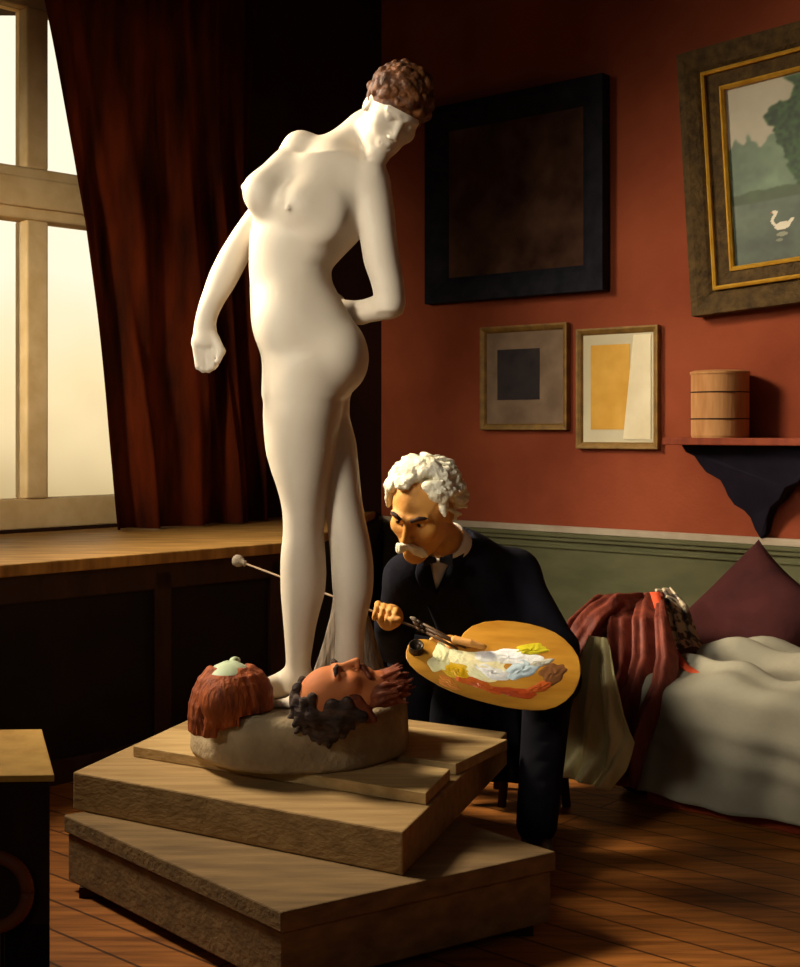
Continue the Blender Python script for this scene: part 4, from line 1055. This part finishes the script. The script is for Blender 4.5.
# trousers
Kt = Field((-.10, 3.30, .03), (.66, 4.32, .60), .006)
kL = np.array((.41, 3.60, .43)); aL = np.array((.365, 3.47, .10)); kR = np.array((.03, 4.06, .44)); aR = np.array((.07, 4.16, .10))
Kt.ell((.41, 4.07, .375), (.165, .15, .095), k=.04)
Kt.cap((.48, 4.03, .385), kL, .088, .068, .03); Kt.cap(kL, aL, .068, .055, .02); Kt.cap((.34, 4.10, .385), kR, .088, .068, .03); Kt.cap(kR, aR, .068, .052, .02)
for i in range(5): Kt.cap(kL+(aL-kL)*(.2+.15*i)+np.array((-.05, -.07, .0)), kL+(aL-kL)*(.24+.15*i)+np.array((.05, -.06, .02)), .006, None, .012, 'sub')
Kt.mesh('trousers', M['trouser'], man, smooth=1)
for (a_, d_) in ((aL, np.array((-.10, -.99, 0))), (aR, np.array((-.5, .30, 0)))):
    d_ = d_/np.linalg.norm(d_)
    Ks = Field((a_[0]-.26, a_[1]-.28, 0), (a_[0]+.26, a_[1]+.26, .15), .005)
    b_ = np.array((a_[0], a_[1], 0))
    Ks.cap(b_-d_*.03+np.array((0, 0, .038)), b_+d_*.06+np.array((0, 0, .040)), .036, .036, .02); Ks.cap(b_+d_*.06+np.array((0, 0, .036)), b_+d_*.17+np.array((0, 0, .028)), .036, .026, .02)
    Ks.cap(b_+np.array((0, 0, .05)), b_+np.array((0, 0, .10)), .040, .040, .02)
    x, y, z = np.meshgrid(*Ks.ax, indexing='ij', sparse=True); Ks.D = np.maximum(Ks.D, (.003-z)*np.ones_like(Ks.D)).astype(np.float32)
    Ks.mesh('shoe', M['leather'], man, smooth=1)
# stool
so = empty('stool', (.41, 4.07, 0), 'low dark wooden stool under the seated white-haired person', 'stool')
mesh('seat', *lathe((.41, 4.07, .245), [(.15, 0), (.165, .006), (.165, .024), (.15, .03)], 32), M['darkwood'], parent=so)
for a in (PI/4, 3*PI/4, 5*PI/4, 7*PI/4):
    mesh('leg', *tube([(.41+.11*math.cos(a), 4.07+.11*math.sin(a), .245), (.41+.14*math.cos(a), 4.07+.14*math.sin(a), 0)], [.018, .013]), M['darkwood'], parent=so, smooth=True)

# ---- palette and tools
pal_o = empty('palette', tuple(PCn), 'oval ochre wooden palette loaded with paint, held by the white-haired person', 'palette')
out = [(406, 652), (408, 645), (413, 641), (420, 639), (428, 639.5), (436, 641.5), (441, 645), (446, 650), (452, 651), (458, 647), (460, 639), (464, 632.5), (472, 626), (484, 622), (498, 620.5), (515, 621.5), (530, 624), (543, 627.5), (555, 632.5), (565, 639.5), (573, 648), (578.5, 657), (580.5, 666), (580.5, 675), (578, 684), (573.5, 693), (566, 701), (556, 707), (545, 710), (532, 710.5), (520, 709.5), (504, 707), (489, 703.5), (470, 698.5), (452, 692), (439, 686), (427, 679), (417, 672), (410, 665), (406, 658)]
n = len(out); V = [onpal(x, y, .004) for x, y in out]+[onpal(x, y, -.004) for x, y in out]
# order so that the top faces the viewer
Fc = [tuple(range(n)), tuple(range(2*n-1, n-1, -1))]+[(i, n+i, n+(i+1) % n, (i+1) % n) for i in range(n)]
mesh('palette_board', V, Fc, M['palette'], parent=pal_o, bevel=.002)
def blob(name, cx, cy, rx, ry, ang, m, h, seed):
    rr = np.random.RandomState(seed); ph = rr.rand(4)*6; V = []; N = 40; rings = 7
    for j in range(rings+1):
        q = j/rings
        for i in range(N):
            a = 2*PI*i/N; w = 1+.22*math.sin(2*a+ph[0])+.14*math.sin(3*a+ph[1])+.08*math.sin(7*a+ph[2])
            x, y = rx*q*w*math.cos(a), ry*q*w*math.sin(a)
            X_, Y_ = cx+x*math.cos(ang)-y*math.sin(ang), cy+x*math.sin(ang)+y*math.cos(ang)
            hh = .0045+h*(1-q**2)*(1+.5*math.sin(a*3+q*9+ph[3]))*(q < 1)+(0 if q < 1 else -.001)
            V.append(onpal(X_, Y_, hh))
    Fc = [(j*N+i, j*N+(i+1) % N, (j+1)*N+(i+1) % N, (j+1)*N+i) for j in range(rings) for i in range(N)]
    return mesh(name, V, Fc, m, parent=pal_o, smooth=True)
PT = [('yellow_paint', 458, 668, 24, 10, .3, (224, 182, 50), .0006), ('ivory_paint', 478, 665, 34, 13, .12, (252, 238, 184), .0010), ('white_paint', 508, 657, 32, 10, .0, (252, 250, 236), .0016), ('cream_paint', 440, 659, 13, 12, .7, (250, 236, 176), .0022),
      ('yellow_dab', 457, 671, 13, 6, .3, (226, 176, 24), .0026), ('light_blue_paint', 521, 670, 20, 8, -.45, (190, 208, 214), .0030), ('white_ridge', 492, 672, 20, 7, .2, (252, 252, 244), .0024), ('lime_paint', 530, 650, 22, 5, -.12, (206, 190, 40), .0024),
      ('orange_paint', 478, 684, 22, 5.5, .3, (204, 96, 34), .002), ('red_paint', 512, 692, 24, 5.5, .1, (180, 70, 28), .002), ('brown_paint', 553, 674, 17, 9, -.5, (120, 76, 42), .002), ('vermilion_paint', 540, 687, 15, 5, -.2, (196, 90, 38), .0024),
      ('ochre_paint', 449, 683, 15, 4.5, .45, (218, 138, 58), .0015), ('grey_paint', 540, 663, 12, 4, -.2, (196, 190, 170), .002)]
for i, (nm, cx_, cy_, rx, ry, an, c, h) in enumerate(PT): blob(nm, cx_, cy_, rx, ry, an, paintmat(nm, c), h, i+3)
dc = onpal(416, 651, .0045)
mesh('dipper', *lathe(dc, [(.018, 0), (.020, .004), (.017, .016), (.020, .024), (.017, .025), (.013, .012), (.004, .008)], 32, ax=pn), M['metal'], parent=pal_o, smooth=True)
mh_o = empty('mahlstick', tuple(stA), 'long thin painter stick with a padded grey tip passing behind the statue legs', 'painting stick')
stE = stA+sd_*.79
mesh('rod', *tube([stA-sd_*.02, stE], [.0035, .003], 12), M['stick'], parent=mh_o, smooth=True)
mesh('pad', *lathe(stE, [(.004, -.03), (.010, -.026), (.006, -.020), (.014, -.012), (.019, .0), (.017, .012), (.008, .020)], 20, ax=sd_), M['pad'], parent=mh_o, smooth=True)
# brushes held against the palette
BR = [((410, 617), (462, 645), 'round paintbrush with pale bristles, topmost in the bundle held at the palette'), ((413, 622), (466, 648), 'dark-handled paintbrush in the middle of the bundle held at the palette'), ((416, 627), (458, 649), 'short paintbrush lowest in the bundle held at the palette')]
for i, (a, b_, lab) in enumerate(BR):
    p0 = onpal(b_[0], b_[1], .006+.002*i) ; p1 = at(a[0], a[1], 3.50)
    d = p1-p0; L_ = np.linalg.norm(d); d /= L_
    br = empty('paintbrush', tuple(p0), lab, 'paintbrush', 'paintbrushes held with the palette')
    mesh('handle', *tube([p0, p0+d*L_*.4, p0+d*L_*.75], [.003, .0045, .004]), M['brushwood'], parent=br, smooth=True)
    mesh('ferrule', *tube([p0+d*L_*.75, p0+d*L_*.87], [.004, .005]), M['metal'], parent=br, smooth=True)
    mesh('bristles', *tube([p0+d*L_*.87, p0+d*L_*.94, p0+d*L_], [.005, .006, .002]), M['pad'] if i == 0 else M['brushwood'], parent=br, smooth=True)
